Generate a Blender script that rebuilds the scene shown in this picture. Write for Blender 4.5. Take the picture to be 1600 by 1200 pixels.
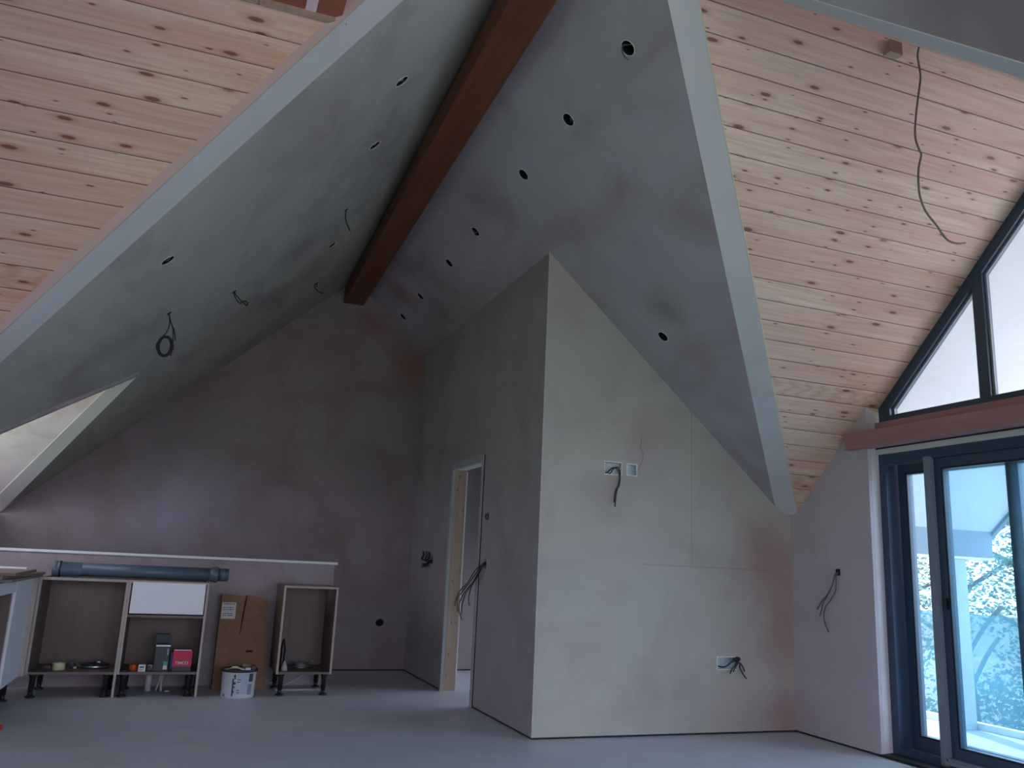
import bpy, bmesh, math, random
from mathutils import Vector, Matrix, noise, geometry
from math import radians, sin, cos, pi, floor

for o_ in list(bpy.data.objects):
    bpy.data.objects.remove(o_)
SC = bpy.context.scene
COL = SC.collection

# ------------------------------------------------------------------ camera
YAW, PITCH, ROLL, CAMH, F = 0.3589, 0.2163, 0.0460, 1.1211, 1300.84
fwd = Vector((sin(YAW)*cos(PITCH), cos(YAW)*cos(PITCH), sin(PITCH)))
rgt = Vector((cos(YAW), -sin(YAW), 0))
upv = rgt.cross(fwd)
r_ = rgt*cos(ROLL) + upv*sin(ROLL)
u_ = -rgt*sin(ROLL) + upv*cos(ROLL)
cd = bpy.data.cameras.new('camera')
cam = bpy.data.objects.new('camera', cd); COL.objects.link(cam)
m3 = Matrix((r_, u_, -fwd)).transposed()
cam.matrix_world = Matrix.Translation((0, 0, CAMH)) @ m3.to_4x4()
cd.sensor_width = 36; cd.lens = F/1600*36; cd.clip_start = 0.02; cd.clip_end = 400
SC.camera = cam

# ------------------------------------------------------------------ exposure
SC.view_settings.view_transform = 'Standard'
SC.view_settings.look = 'None'
SC.view_settings.exposure = 0.5
SC.view_settings.gamma = 1
SC.view_settings.use_curve_mapping = False

# ------------------------------------------------------------------ world: bright hazy sky, sunlit ground below the horizon
SKY = (0.79, 0.79, 0.99); SKY_S = 3.4
GR_R = (0.80, 0.74, 0.66); GR_L = (0.64, 0.70, 0.55); GR_S = 1.5
W = bpy.data.worlds.new('world'); SC.world = W; W.use_nodes = True
nt = W.node_tree; nt.nodes.clear()
tc = nt.nodes.new('ShaderNodeTexCoord'); sp = nt.nodes.new('ShaderNodeSeparateXYZ')
nt.links.new(tc.outputs['Generated'], sp.inputs[0])
def mr(nt, src, a, b, c=0., d=1.):
    n = nt.nodes.new('ShaderNodeMapRange'); n.inputs[1].default_value = a; n.inputs[2].default_value = b
    n.inputs[3].default_value = c; n.inputs[4].default_value = d; nt.links.new(src, n.inputs[0]); return n.outputs[0]
def mixc(nt, fac, a, b, mode='MIX'):
    n = nt.nodes.new('ShaderNodeMix'); n.data_type = 'RGBA'; n.blend_type = mode
    if isinstance(fac, (int, float)): n.inputs[0].default_value = fac
    else: nt.links.new(fac, n.inputs[0])
    for k, v in ((6, a), (7, b)):
        if isinstance(v, tuple): n.inputs[k].default_value = (*v[:3], 1)
        else: nt.links.new(v, n.inputs[k])
    return n.outputs[2]
gcol = mixc(nt, mr(nt, sp.outputs[0], -.3, .3), tuple(c*GR_S for c in GR_L), tuple(c*GR_S for c in GR_R))
wc = mixc(nt, mr(nt, sp.outputs[2], -.03, .03), gcol, tuple(c*SKY_S for c in SKY))
bg = nt.nodes.new('ShaderNodeBackground'); wo = nt.nodes.new('ShaderNodeOutputWorld')
nt.links.new(wc, bg.inputs[0]); nt.links.new(bg.outputs[0], wo.inputs[0]); nt.links.new(mr(nt, sp.outputs[0], -.6, .6, .6, 1.8), bg.inputs[1])   # brighter on the sun's side of the house

# ------------------------------------------------------------------ sun (outside only) and window portals
sd = bpy.data.lights.new('sun', 'SUN'); sd.energy = 7.0; sd.angle = radians(1.5); sd.color = (1, .95, .86)
sun = bpy.data.objects.new('sun', sd); COL.objects.link(sun); sun.location = (5, 12, 12)
sun.rotation_euler = Vector((0.25, 0.75, 0.95)).to_track_quat('Z', 'Y').to_euler()
def portal(loc, normal, sx, sy):
    d = bpy.data.lights.new('window_portal', 'AREA'); d.shape = 'RECTANGLE'; d.size = sx; d.size_y = sy
    d.cycles.is_portal = True
    o = bpy.data.objects.new('window_portal', d); COL.objects.link(o)
    o.location = loc; o.rotation_euler = (-Vector(normal)).to_track_quat('Z', 'Y').to_euler()
portal((4.80, 2.95, 2.0), (-1, 0, 0), 3.5, 4.0)
portal((-1.95, 2.5, 1.05), (1, 0, 0), 1.9, 2.1)
portal((4.62, 7.45, .9), (-1, 0, 0), 2.5, 1.1)
portal((-1.55, 6.55, 2.2), (0, .66, -.75), 1.3, 1.3)
portal((-2.2, 7.4, 1.95), (1, 0, 0), 3.0, 1.1)
portal((1.5, -3.55, 1.4), (0, 1, 0), 4.9, 2.7)

# ------------------------------------------------------------------ scene constants (metres; fitted)
YB = 9.04            # back gable wall
XL, XR = -1.65, 4.48 # side walls
XB, YF = 2.31, 5.478 # corner of the inner room box
YR = 2.95            # ridge of the cross wing
YW = 4.63            # start of the glazed opening
XG = 4.60            # inner face of glazed frames
def zR(x, y=0): return 5.4846 - .8762*x
def zL(x, y): return 3.174 + .909*x - .0306*y
def zT(y): return 1.5762 + .9306*(5.4787 - y)
def zS(y): return zT(2*YR - y)
def xridge(y): return 1.294 + .01714*y

# ------------------------------------------------------------------ helpers
def link(name, bm, mat, parent=None, smooth=False):
    me = bpy.data.meshes.new(name)
    if parent is not None:
        bmesh.ops.translate(bm, verts=bm.verts, vec=-base_of(parent))
    bm.to_mesh(me); bm.free()
    mats = mat if isinstance(mat, (list, tuple)) else [mat]
    for m in mats: me.materials.append(m)
    if smooth:
        for f in me.polygons: f.use_smooth = True
    o = bpy.data.objects.new(name, me); COL.objects.link(o)
    if parent is not None: o.parent = parent
    return o
def base_of(o):
    v = Vector((0, 0, 0))
    while o is not None: v += o.location; o = o.parent
    return v
def tag(o, label, cat, group=None, kind=None):
    o['label'] = label; o['category'] = cat
    if group: o['group'] = group
    if kind: o['kind'] = kind
    return o
def thing(name, label, cat, loc, group=None):
    o = bpy.data.objects.new(name, None); COL.objects.link(o); o.location = loc
    o.empty_display_size = .1
    return tag(o, label, cat, group)
def struct(name, bm, mat, label=None, cat=None, parent=None, smooth=False):
    o = link(name, bm, mat, parent, smooth)
    if parent is None:
        o['kind'] = 'structure'
        if label: o['label'] = label; o['category'] = cat
    return o
def box(bm, x0, x1, y0, y1, z0, z1, bev=0, mi=0, rot=None):
    r = bmesh.ops.create_cube(bm, size=1)
    vs = r['verts']
    c = Vector(((x0+x1)/2, (y0+y1)/2, (z0+z1)/2))
    for v in vs:
        v.co = Vector((v.co.x*(x1-x0), v.co.y*(y1-y0), v.co.z*(z1-z0)))
        if rot: v.co = rot @ v.co
        v.co += c
    fs = {f for v in vs for f in v.link_faces}
    for f in fs: f.material_index = mi
    if bev > 0:
        es = {e for v in vs for e in v.link_edges}
        bmesh.ops.bevel(bm, geom=list(es), offset=bev, segments=2, affect='EDGES', profile=.7)
    return vs
def B(x0, x1, y0, y1, z0, z1, bev=0, rot=None):
    bm = bmesh.new(); box(bm, x0, x1, y0, y1, z0, z1, bev, 0, rot); return bm
def prism(bm, p0, p1):
    """closed prism between two equal-length rings of points"""
    a = [bm.verts.new(p) for p in p0]; b = [bm.verts.new(p) for p in p1]
    n = len(a)
    bm.faces.new(a); bm.faces.new(b[::-1])
    for i in range(n):
        j = (i+1) % n
        bm.faces.new((a[j], a[i], b[i], b[j]))
    bmesh.ops.recalc_face_normals(bm, faces=bm.faces)
    return bm
def sheet(O, U, V, outer, holes=(), thick=Vector((0, 0, .03))):
    """flat sheet with holes cut through: outline in (u,v), extruded by thick"""
    O, U, V = Vector(O), Vector(U), Vector(V)
    loops = [list(outer)] + [list(h) for h in holes]
    pts, edges = [], []
    for lp in loops:
        s = len(pts); n = len(lp)
        pts += [Vector(q) for q in lp]
        edges += [(s+i, s+(i+1) % n) for i in range(n)]
    vs, es, fs, *_ = geometry.delaunay_2d_cdt(pts, edges, [], 1, 1e-6)
    def inside(q, lp):
        c = False; n = len(lp)
        for i in range(n):
            x1, y1 = lp[i]; x2, y2 = lp[(i+1) % n]
            if (y1 > q[1]) != (y2 > q[1]) and q[0] < (x2-x1)*(q[1]-y1)/(y2-y1)+x1: c = not c
        return c
    bm = bmesh.new()
    bv = [bm.verts.new(O + U*v.x + V*v.y) for v in vs]
    for f in fs:
        cx = sum(vs[i].x for i in f)/len(f); cy = sum(vs[i].y for i in f)/len(f)
        if any(inside((cx, cy), h) for h in holes) or not inside((cx, cy), outer): continue
        try: bm.faces.new([bv[i] for i in f])
        except ValueError: pass
    for v in [v for v in bm.verts if not v.link_faces]: bm.verts.remove(v)
    r = bmesh.ops.extrude_face_region(bm, geom=list(bm.faces))
    ev = [g for g in r['geom'] if isinstance(g, bmesh.types.BMVert)]
    bmesh.ops.translate(bm, verts=ev, vec=Vector(thick))
    bmesh.ops.recalc_face_normals(bm, faces=bm.faces)
    return bm
def circ(cx, cy, rx, ry=None, n=24):
    ry = ry or rx
    return [(cx+rx*cos(2*pi*i/n), cy+ry*sin(2*pi*i/n)) for i in range(n)]
def smooth_path(pts, sub=6):
    P = [Vector(p) for p in pts]
    if len(P) < 3: return P
    Q = [P[0]*2-P[1]] + P + [P[-1]*2-P[-2]]
    out = []
    for i in range(1, len(Q)-2):
        a, b, c, d = Q[i-1], Q[i], Q[i+1], Q[i+2]
        for k in range(sub):
            t = k/sub
            out.append(.5*((2*b)+(c-a)*t+(2*a-5*b+4*c-d)*t*t+(3*b-a-3*c+d)*t**3))
    out.append(P[-1]); return out
def tube(bm, pts, r, seg=8, sub=6, closed=False, mi=0, flat=1.0):
    P = smooth_path(pts, sub)
    if closed: P = P[:-1]
    n = len(P); rings = []
    t0 = (P[1]-P[0]).normalized()
    N = t0.orthogonal().normalized()
    for i in range(n):
        if closed: t = (P[(i+1) % n]-P[i-1]).normalized()
        else: t = (P[min(i+1, n-1)]-P[max(i-1, 0)]).normalized()
        N = (N - t*N.dot(t)); N = N.normalized() if N.length > 1e-6 else t.orthogonal().normalized()
        Bn = t.cross(N)
        rr = r[min(i, len(r)-1)] if isinstance(r, (list, tuple)) else r
        rings.append([bm.verts.new(P[i]+N*rr*cos(2*pi*k/seg)+Bn*rr*flat*sin(2*pi*k/seg)) for k in range(seg)])
    m = n if closed else n-1
    for i in range(m):
        A, C = rings[i], rings[(i+1) % n]
        for k in range(seg):
            f = bm.faces.new((A[k], A[(k+1) % seg], C[(k+1) % seg], C[k])); f.material_index = mi; f.smooth = True
    if not closed:
        for R_, rev in ((rings[0], True), (rings[-1], False)):
            f = bm.faces.new(R_[::-1] if rev else R_); f.material_index = mi
    return bm
def T(pts, r, **k): return tube(bmesh.new(), pts, r, **k)
def lathe(bm, c, prof, seg=32, axis='Z', mi=0):
    """profile [(radius, height)] round an axis through c"""
    c = Vector(c); rings = []
    for (r, h) in prof:
        ring = []
        for k in range(seg):
            a = 2*pi*k/seg
            v = {'Z': Vector((r*cos(a), r*sin(a), h)), 'X': Vector((h, r*cos(a), r*sin(a))), 'Y': Vector((r*cos(a), h, r*sin(a)))}[axis]
            ring.append(bm.verts.new(c+v))
        rings.append(ring)
    for A, C in zip(rings, rings[1:]):
        for k in range(seg):
            f = bm.faces.new((A[k], A[(k+1) % seg], C[(k+1) % seg], C[k])); f.material_index = mi; f.smooth = True
    bmesh.ops.recalc_face_normals(bm, faces=bm.faces)
    return bm

# ------------------------------------------------------------------ materials
def newmat(name):
    m = bpy.data.materials.new(name); m.use_nodes = True
    return m, m.node_tree, m.node_tree.nodes['Principled BSDF']
def mat(name, col, rough=.6, metal=0, spec=.5, var=.08, scale=12, bump=0.):
    m, nt, b = newmat(name)
    t = nt.nodes.new('ShaderNodeTexCoord'); n = nt.nodes.new('ShaderNodeTexNoise')
    n.inputs['Scale'].default_value = scale; n.inputs['Detail'].default_value = 4
    nt.links.new(t.outputs['Object'], n.inputs['Vector'])
    c = mixc(nt, mr(nt, n.outputs[0], .3, .7), tuple(v*(1-var) for v in col), tuple(min(1, v*(1+var)) for v in col))
    nt.links.new(c, b.inputs['Base Color'])
    b.inputs['Roughness'].default_value = rough; b.inputs['Metallic'].default_value = metal
    b.inputs['Specular IOR Level'].default_value = spec
    if bump:
        bp = nt.nodes.new('ShaderNodeBump'); bp.inputs['Strength'].default_value = bump; bp.inputs['Distance'].default_value = .01
        nt.links.new(n.outputs[0], bp.inputs['Height']); nt.links.new(bp.outputs[0], b.inputs['Normal'])
    return m
def plaster(name, base, pale, damp, patches=(), cloud=1.1, damp_amt=.55, seed=0., stretch=(1, 1, 1), rough=.75, lines=()):
    """skimmed plaster: broad drying clouds, damp stains, painted light and toned patches at given spots, faint trowel marks"""
    m, nt, b = newmat(name)
    t = nt.nodes.new('ShaderNodeTexCoord')
    mp = nt.nodes.new('ShaderNodeMapping'); mp.inputs['Location'].default_value = (seed, seed*.7, seed*1.3)
    mp.inputs['Scale'].default_value = stretch
    nt.links.new(t.outputs['Object'], mp.inputs[0])
    def nz(scale, detail=3, rough=.5, dist=0):
        n = nt.nodes.new('ShaderNodeTexNoise'); n.inputs['Scale'].default_value = scale; n.inputs['Detail'].default_value = detail
        n.inputs['Roughness'].default_value = rough; n.inputs['Distortion'].default_value = dist
        nt.links.new(mp.outputs[0], n.inputs['Vector']); return n.outputs[0]
    c = mixc(nt, mr(nt, nz(cloud*.8, 3), .38, .62), base, pale)
    dn = mr(nt, nz(cloud*1.9, 5, .6, .5), .47, .68, 0, min(1, damp_amt*1.5))
    c = mixc(nt, dn, c, damp)
    # streaks left by the trowel
    st = nt.nodes.new('ShaderNodeMapping'); st.inputs['Scale'].default_value = (.6, .6, 1.8); st.inputs['Rotation'].default_value = (.5, .9, .3)
    nt.links.new(t.outputs['Object'], st.inputs[0])
    n2 = nt.nodes.new('ShaderNodeTexNoise'); n2.inputs['Scale'].default_value = 2.4; n2.inputs['Detail'].default_value = 3
    nt.links.new(st.outputs[0], n2.inputs['Vector'])
    c = mixc(nt, mr(nt, n2.outputs[0], .5, .8, 0, .22), c, tuple(v*.8 for v in damp))
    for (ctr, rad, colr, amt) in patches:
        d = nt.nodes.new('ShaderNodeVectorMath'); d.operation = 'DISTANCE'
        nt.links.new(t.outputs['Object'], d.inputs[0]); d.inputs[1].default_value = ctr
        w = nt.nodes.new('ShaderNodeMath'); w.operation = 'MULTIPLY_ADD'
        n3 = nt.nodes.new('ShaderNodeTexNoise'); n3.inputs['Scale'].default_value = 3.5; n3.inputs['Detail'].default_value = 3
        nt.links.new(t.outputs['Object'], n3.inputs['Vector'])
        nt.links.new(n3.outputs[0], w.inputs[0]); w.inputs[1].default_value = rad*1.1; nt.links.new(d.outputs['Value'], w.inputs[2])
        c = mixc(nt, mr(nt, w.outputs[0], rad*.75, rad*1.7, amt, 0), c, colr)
    for (ax, val, oax, lo, hi, wdt) in lines:
        s3 = nt.nodes.new('ShaderNodeSeparateXYZ'); nt.links.new(t.outputs['Object'], s3.inputs[0])
        dd = math1(nt, 'ABSOLUTE', math1(nt, 'SUBTRACT', s3.outputs[ax], val))
        on = math1(nt, 'MULTIPLY', math1(nt, 'GREATER_THAN', s3.outputs[oax], lo), math1(nt, 'LESS_THAN', s3.outputs[oax], hi))
        c = mixc(nt, math1(nt, 'MULTIPLY', mr(nt, dd, wdt*.3, wdt, .35, 0), on), c, tuple(v*.6 for v in damp))
    nt.links.new(c, b.inputs['Base Color'])
    b.inputs['Roughness'].default_value = rough
    bp = nt.nodes.new('ShaderNodeBump'); bp.inputs['Strength'].default_value = .12; bp.inputs['Distance'].default_value = .01
    nt.links.new(nz(5, 4), bp.inputs['Height']); nt.links.new(bp.outputs[0], b.inputs['Normal'])
    return m
def math1(nt, op, a, b=None, c=None):
    n = nt.nodes.new('ShaderNodeMath'); n.operation = op
    for i, v in enumerate((a, b, c)):
        if v is None: continue
        if isinstance(v, (int, float)): n.inputs[i].default_value = v
        else: nt.links.new(v, n.inputs[i])
    return n.outputs[0]
def knots(nt, vec, col, dark, halo, sx, sy, thr=.55, rad=.12, seed=0):
    mp = nt.nodes.new('ShaderNodeMapping'); mp.inputs['Scale'].default_value = (sx, sy, 0); mp.inputs['Location'].default_value = (seed, seed*.37, 0)
    nt.links.new(vec, mp.inputs[0])
    v = nt.nodes.new('ShaderNodeTexVoronoi'); v.voronoi_dimensions = '2D'; v.inputs['Scale'].default_value = 1; v.inputs['Randomness'].default_value = .9
    nt.links.new(mp.outputs[0], v.inputs['Vector'])
    s = nt.nodes.new('ShaderNodeSeparateColor'); nt.links.new(v.outputs['Color'], s.inputs[0])
    on = math1(nt, 'GREATER_THAN', s.outputs[0], thr)
    size = math1(nt, 'MULTIPLY_ADD', s.outputs[1], rad*.9, rad*.45)
    k = math1(nt, 'DIVIDE', v.outputs['Distance'], size)
    col = mixc(nt, math1(nt, 'MULTIPLY', mr(nt, k, .8, 2.3, .55, 0), on), col, halo)
    return mixc(nt, math1(nt, 'MULTIPLY', mr(nt, k, .65, 1.0, .92, 0), on), col, dark)
BW, B0 = .1003, 3.623     # board spacing measured along y, and one joint
def timber_boards():
    m, nt, b = newmat('pine_boards')
    t = nt.nodes.new('ShaderNodeTexCoord'); s = nt.nodes.new('ShaderNodeSeparateXYZ'); nt.links.new(t.outputs['Object'], s.inputs[0])
    u = math1(nt, 'DIVIDE', math1(nt, 'SUBTRACT', s.outputs[1], B0), BW)
    bid = math1(nt, 'FLOOR', u); fr = math1(nt, 'SUBTRACT', u, bid)
    wn = nt.nodes.new('ShaderNodeTexWhiteNoise'); wn.noise_dimensions = '1D'; nt.links.new(bid, wn.inputs['W'])
    cb = nt.nodes.new('ShaderNodeCombineXYZ')
    nt.links.new(math1(nt, 'MULTIPLY_ADD', wn.outputs['Value'], 37., s.outputs[0]), cb.inputs[0])
    nt.links.new(math1(nt, 'MULTIPLY', s.outputs[1], 1.365), cb.inputs[1]); nt.links.new(math1(nt, 'MULTIPLY', bid, 3.1), cb.inputs[2])
    ws = nt.nodes.new('ShaderNodeSeparateColor'); nt.links.new(wn.outputs['Color'], ws.inputs[0])
    c = mixc(nt, ws.outputs[0], (.78, .62, .48), (.72, .50, .39))
    # slow changes of tone along each board
    g0 = nt.nodes.new('ShaderNodeMapping'); g0.inputs['Scale'].default_value = (.9, 7, 1); nt.links.new(cb.outputs[0], g0.inputs[0])
    nb = nt.nodes.new('ShaderNodeTexNoise'); nb.inputs['Scale'].default_value = 1; nb.inputs['Detail'].default_value = 2; nt.links.new(g0.outputs[0], nb.inputs['Vector'])
    c = mixc(nt, mr(nt, nb.outputs[0], .42, .66, 0, .75), c, (.70, .41, .32))
    g1 = nt.nodes.new('ShaderNodeMapping'); g1.inputs['Scale'].default_value = (2.2, 60, 1); nt.links.new(cb.outputs[0], g1.inputs[0])
    ng = nt.nodes.new('ShaderNodeTexNoise'); ng.inputs['Scale'].default_value = 1; ng.inputs['Detail'].default_value = 4; ng.inputs['Distortion'].default_value = .6
    nt.links.new(g1.outputs[0], ng.inputs['Vector'])
    c = mixc(nt, mr(nt, ng.outputs[0], .40, .7, 0, .5), c, (.50, .29, .19))
    # chevron flame grain in a few boards
    wv = nt.nodes.new('ShaderNodeTexWave'); wv.inputs['Scale'].default_value = 9; wv.inputs['Distortion'].default_value = 7; wv.inputs['Detail'].default_value = 2
    g2 = nt.nodes.new('ShaderNodeMapping'); g2.inputs['Scale'].default_value = (.25, 2.2, 1); nt.links.new(cb.outputs[0], g2.inputs[0]); nt.links.new(g2.outputs[0], wv.inputs['Vector'])
    c = mixc(nt, math1(nt, 'MULTIPLY', mr(nt, wv.outputs[0], .45, .9, 0, .4), math1(nt, 'GREATER_THAN', ws.outputs[1], .78)), c, (.50, .26, .16))
    # knots, larger ones and pin knots
    cx = nt.nodes.new('ShaderNodeCombineXYZ'); nt.links.new(math1(nt, 'MULTIPLY_ADD', wn.outputs['Value'], 37., s.outputs[0]), cx.inputs[0]); nt.links.new(u, cx.inputs[1])
    c = knots(nt, cx.outputs[0], c, (.20, .075, .045), (.46, .22, .15), 3.1, 1.5, .60, .10)
    c = knots(nt, cx.outputs[0], c, (.15, .06, .04), (.46, .26, .19), 4.3, 2.7, .74, .07, 11.3)
    # tongue and groove joints
    e = math1(nt, 'MINIMUM', fr, math1(nt, 'SUBTRACT', 1., fr))
    c = mixc(nt, mr(nt, e, .007, .026, .9, 0), c, (.06, .035, .025))
    c = mixc(nt, mr(nt, math1(nt, 'ABSOLUTE', math1(nt, 'SUBTRACT', fr, .05)), .0, .035, .35, 0), c, (.80, .64, .48))
    nt.links.new(c, b.inputs['Base Color']); b.inputs['Roughness'].default_value = .42
    b.inputs['Specular IOR Level'].default_value = .45
    bp = nt.nodes.new('ShaderNodeBump'); bp.inputs['Strength'].default_value = .6; bp.inputs['Distance'].default_value = .004
    nt.links.new(mr(nt, e, .0, .05, 0, 1), bp.inputs['Height']); nt.links.new(bp.outputs[0], b.inputs['Normal'])
    return m
def wood(name, a, c2, dark, axis=(1, 30, 30), rough=.5, kn=None):
    m, nt, b = newmat(name)
    t = nt.nodes.new('ShaderNodeTexCoord')
    g = nt.nodes.new('ShaderNodeMapping'); g.inputs['Scale'].default_value = axis; nt.links.new(t.outputs['Object'], g.inputs[0])
    n = nt.nodes.new('ShaderNodeTexNoise'); n.inputs['Scale'].default_value = 1.; n.inputs['Detail'].default_value = 5; n.inputs['Distortion'].default_value = .5
    nt.links.new(g.outputs[0], n.inputs['Vector'])
    c = mixc(nt, mr(nt, n.outputs[0], .3, .65), a, c2)
    n2 = nt.nodes.new('ShaderNodeTexNoise'); n2.inputs['Scale'].default_value = 2.2; n2.inputs['Detail'].default_value = 3
    nt.links.new(t.outputs['Object'], n2.inputs['Vector'])
    c = mixc(nt, mr(nt, n2.outputs[0], .5, .8, 0, .5), c, dark)
    if kn:
        c = knots(nt, kn(nt, t), c, (.15, .07, .04), dark, 1, 1, .5, .06)
    nt.links.new(c, b.inputs['Base Color']); b.inputs['Roughness'].default_value = rough
    return m
def zyvec(sx, sy):
    def f(nt, t):
        s = nt.nodes.new('ShaderNodeSeparateXYZ'); nt.links.new(t.outputs['Object'], s.inputs[0])
        cbn = nt.nodes.new('ShaderNodeCombineXYZ'); nt.links.new(math1(nt, 'MULTIPLY', s.outputs[2], sx), cbn.inputs[0])
        nt.links.new(math1(nt, 'MULTIPLY', s.outputs[0], sy), cbn.inputs[1]); return cbn.outputs[0]
    return f
def glass_mat(name, tint, haze=.06, hcol=(.75, .9, 1), gloss=.06):
    m = bpy.data.materials.new(name); m.use_nodes = True; nt = m.node_tree; nt.nodes.clear()
    out = nt.nodes.new('ShaderNodeOutputMaterial'); tr = nt.nodes.new('ShaderNodeBsdfTransparent'); tr.inputs[0].default_value = (*tint, 1)
    gl = nt.nodes.new('ShaderNodeBsdfGlossy'); gl.inputs['Roughness'].default_value = .03
    df = nt.nodes.new('ShaderNodeBsdfTranslucent'); df.inputs[0].default_value = (*hcol, 1)
    lw = nt.nodes.new('ShaderNodeLayerWeight'); lw.inputs[0].default_value = .18
    m1 = nt.nodes.new('ShaderNodeMixShader'); nt.links.new(mr(nt, lw.outputs['Fresnel'], 0, 1, gloss*.5, .6), m1.inputs[0]); nt.links.new(tr.outputs[0], m1.inputs[1]); nt.links.new(gl.outputs[0], m1.inputs[2])
    # dirty film on the pane, also painting in the washed-out haze of the view
    tcn = nt.nodes.new('ShaderNodeTexCoord'); nz = nt.nodes.new('ShaderNodeTexNoise'); nz.inputs['Scale'].default_value = 2.2; nz.inputs['Detail'].default_value = 4
    nt.links.new(tcn.outputs['Object'], nz.inputs['Vector'])
    m2 = nt.nodes.new('ShaderNodeMixShader'); nt.links.new(mr(nt, nz.outputs[0], .3, .7, haze*.6, haze*1.4), m2.inputs[0]); nt.links.new(m1.outputs[0], m2.inputs[1]); nt.links.new(df.outputs[0], m2.inputs[2])
    nt.links.new(m2.outputs[0], out.inputs[0]); return m

PINK = (.34, .205, .19)
M = {}
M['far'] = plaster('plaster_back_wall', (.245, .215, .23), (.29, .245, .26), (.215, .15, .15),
    [((2.14, YB, 3.3), .33, (.27, .11, .10), .8), ((1.75, YB, 3.7), .25, (.27, .13, .12), .6), ((-.1, YB, 1.6), .6, (.36, .36, .44), .6)], .9, .5, 1.2)  # last patch paints pale window light onto the wall
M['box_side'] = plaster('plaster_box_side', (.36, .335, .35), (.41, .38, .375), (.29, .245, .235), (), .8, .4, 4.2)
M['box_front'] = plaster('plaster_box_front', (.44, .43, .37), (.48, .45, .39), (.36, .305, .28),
    [((4.30, YF, 1.25), .42, (.36, .225, .215), .7), ((4.42, YF, .78), .42, (.35, .215, .205), .65), ((3.16, YF, 2.15), .25, (.42, .33, .31), .7),
     ((2.45, YF, 3.2), .3, (.44, .33, .31), .5), ((4.40, YF, .1), .25, (.34, .20, .20), .6)], .8, .4, 7.7, lines=((0, 3.562, 2, 1.19, 2.45, .008), (2, 1.185, 0, 3.14, 4.25, .008)))
M['side_wall'] = plaster('plaster_side_wall', (.50, .46, .50), (.56, .52, .55), (.44, .37, .38), (), .8, .35, 2.1)
M['ceil_right'] = plaster('plaster_right_slope', (.41, .385, .425), (.46, .44, .47), (.35, .285, .295),
    [((1.84, 5.65, 3.87), .30, (.27, .21, .21), .6), ((2.95, 4.8, 2.95), .22, (.27, .23, .21), .8), ((3.2, 4.9, 2.7), .2, (.33, .27, .27), .6),
     ((2.15, 7.85, 3.6), .3, (.27, .22, .23), .7), ((1.8, 8.3, 3.9), .3, (.36, .20, .22), .7), ((2.6, 1.8, 3.2), .8, (.21, .155, .17), .8)], .8, .55, 5.3, (1, .7, 1))  # last patch darkens the near corner of the slope
M['ceil_left'] = plaster('plaster_left_slope', (.40, .405, .345), (.46, .46, .39), (.31, .27, .25),
    [((.6, 6.4, 3.5), .35, (.27, .23, .23), .6), ((.44, 7.4, 3.3), .35, (.29, .24, .24), .6), ((-.6, 6.0, 2.45), .3, (.27, .26, .24), .5), ((.86, 4.4, 3.8), .2, (.36, .30, .24), .6)], .8, .5, 9.1, (1.4, .6, 1.4))
M['plain'] = plaster('plaster_plain', (.52, .49, .49), (.58, .54, .53), (.46, .38, .37), (), .8, .4, 3.3)
M['half'] = plaster('plaster_half_wall', (.32, .28, .30), (.37, .33, .35), (.27, .21, .22), (), 1.2, .6, 11.3)
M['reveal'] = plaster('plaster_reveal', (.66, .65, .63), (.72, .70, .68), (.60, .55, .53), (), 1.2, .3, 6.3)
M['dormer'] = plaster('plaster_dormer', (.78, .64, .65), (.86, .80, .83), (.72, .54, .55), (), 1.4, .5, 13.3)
M['trim'] = plaster('plaster_valley_flat', (.56, .56, .55), (.61, .61, .60), (.50, .48, .47), (), 1., .25, 8.8)
M['pinkside'] = plaster('plaster_pink_edge', (.78, .62, .64), (.82, .68, .69), (.70, .54, .55), (), 1., .3, 8.1)
M['boards'] = timber_boards()
M['redbeam'] = wood('stained_beam', (.185, .062, .022), (.13, .038, .015), (.075, .017, .009), (28, .9, 28), .45)
M['redpanel'] = wood('stained_panel', (.36, .115, .07), (.30, .09, .055), (.22, .06, .04), (1, 40, 40), .6)
M['pinkbeam'] = wood('pink_primed_lintel', (.42, .24, .25), (.36, .19, .20), (.32, .155, .165), (6, 1, 14), .6)
M['pine'] = wood('planed_pine', (.46, .37, .29), (.40, .30, .22), (.32, .21, .15), (40, 40, 1.5), .55, zyvec(6, 14))
M['lining'] = mat('primed_grey_lining', (.36, .38, .38), .55, var=.05)
M['white_bead'] = mat('white_plastic_bead', (.8, .8, .8), .4)
M['bead'] = mat('pale_corner_bead', (.46, .45, .42), .45, var=.1, scale=30)
M['gap'] = mat('dark_floor_gap', (.03, .03, .035), .9)
M['frame'] = mat('anthracite_frame', (.028, .060, .105), .38, spec=.6, var=.05)  # blue tint imitates lens flare over a dark grey frame
M['frame_edge'] = mat('grey_sash_edge', (.28, .31, .35), .4)
M['sash_grey'] = mat('grey_sash_strip', (.20, .24, .29), .45, var=.04)
M['gasket'] = mat('black_gasket', (.01, .012, .016), .6)
M['glass'] = glass_mat('door_glass', (.80, .92, .97), .05, (.45, .80, 1))
M['glass_top'] = glass_mat('gable_glass', (.93, .97, .97), .03)
def soffit_mat():
    m = mat('white_soffit', (.60, .61, .61), .6, var=.02); nt = m.node_tree; b = nt.nodes['Principled BSDF']
    src = b.inputs['Base Color'].links[0].from_socket
    t = nt.nodes.new('ShaderNodeTexCoord'); sx = nt.nodes.new('ShaderNodeSeparateXYZ'); nt.links.new(t.outputs['Object'], sx.inputs[0])
    fr = math1(nt, 'FRACT', math1(nt, 'DIVIDE', sx.outputs[1], .4))
    nt.links.new(mixc(nt, mr(nt, fr, .0, .012, .5, 0), src, (.45, .47, .48)), b.inputs['Base Color']); return m
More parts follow.
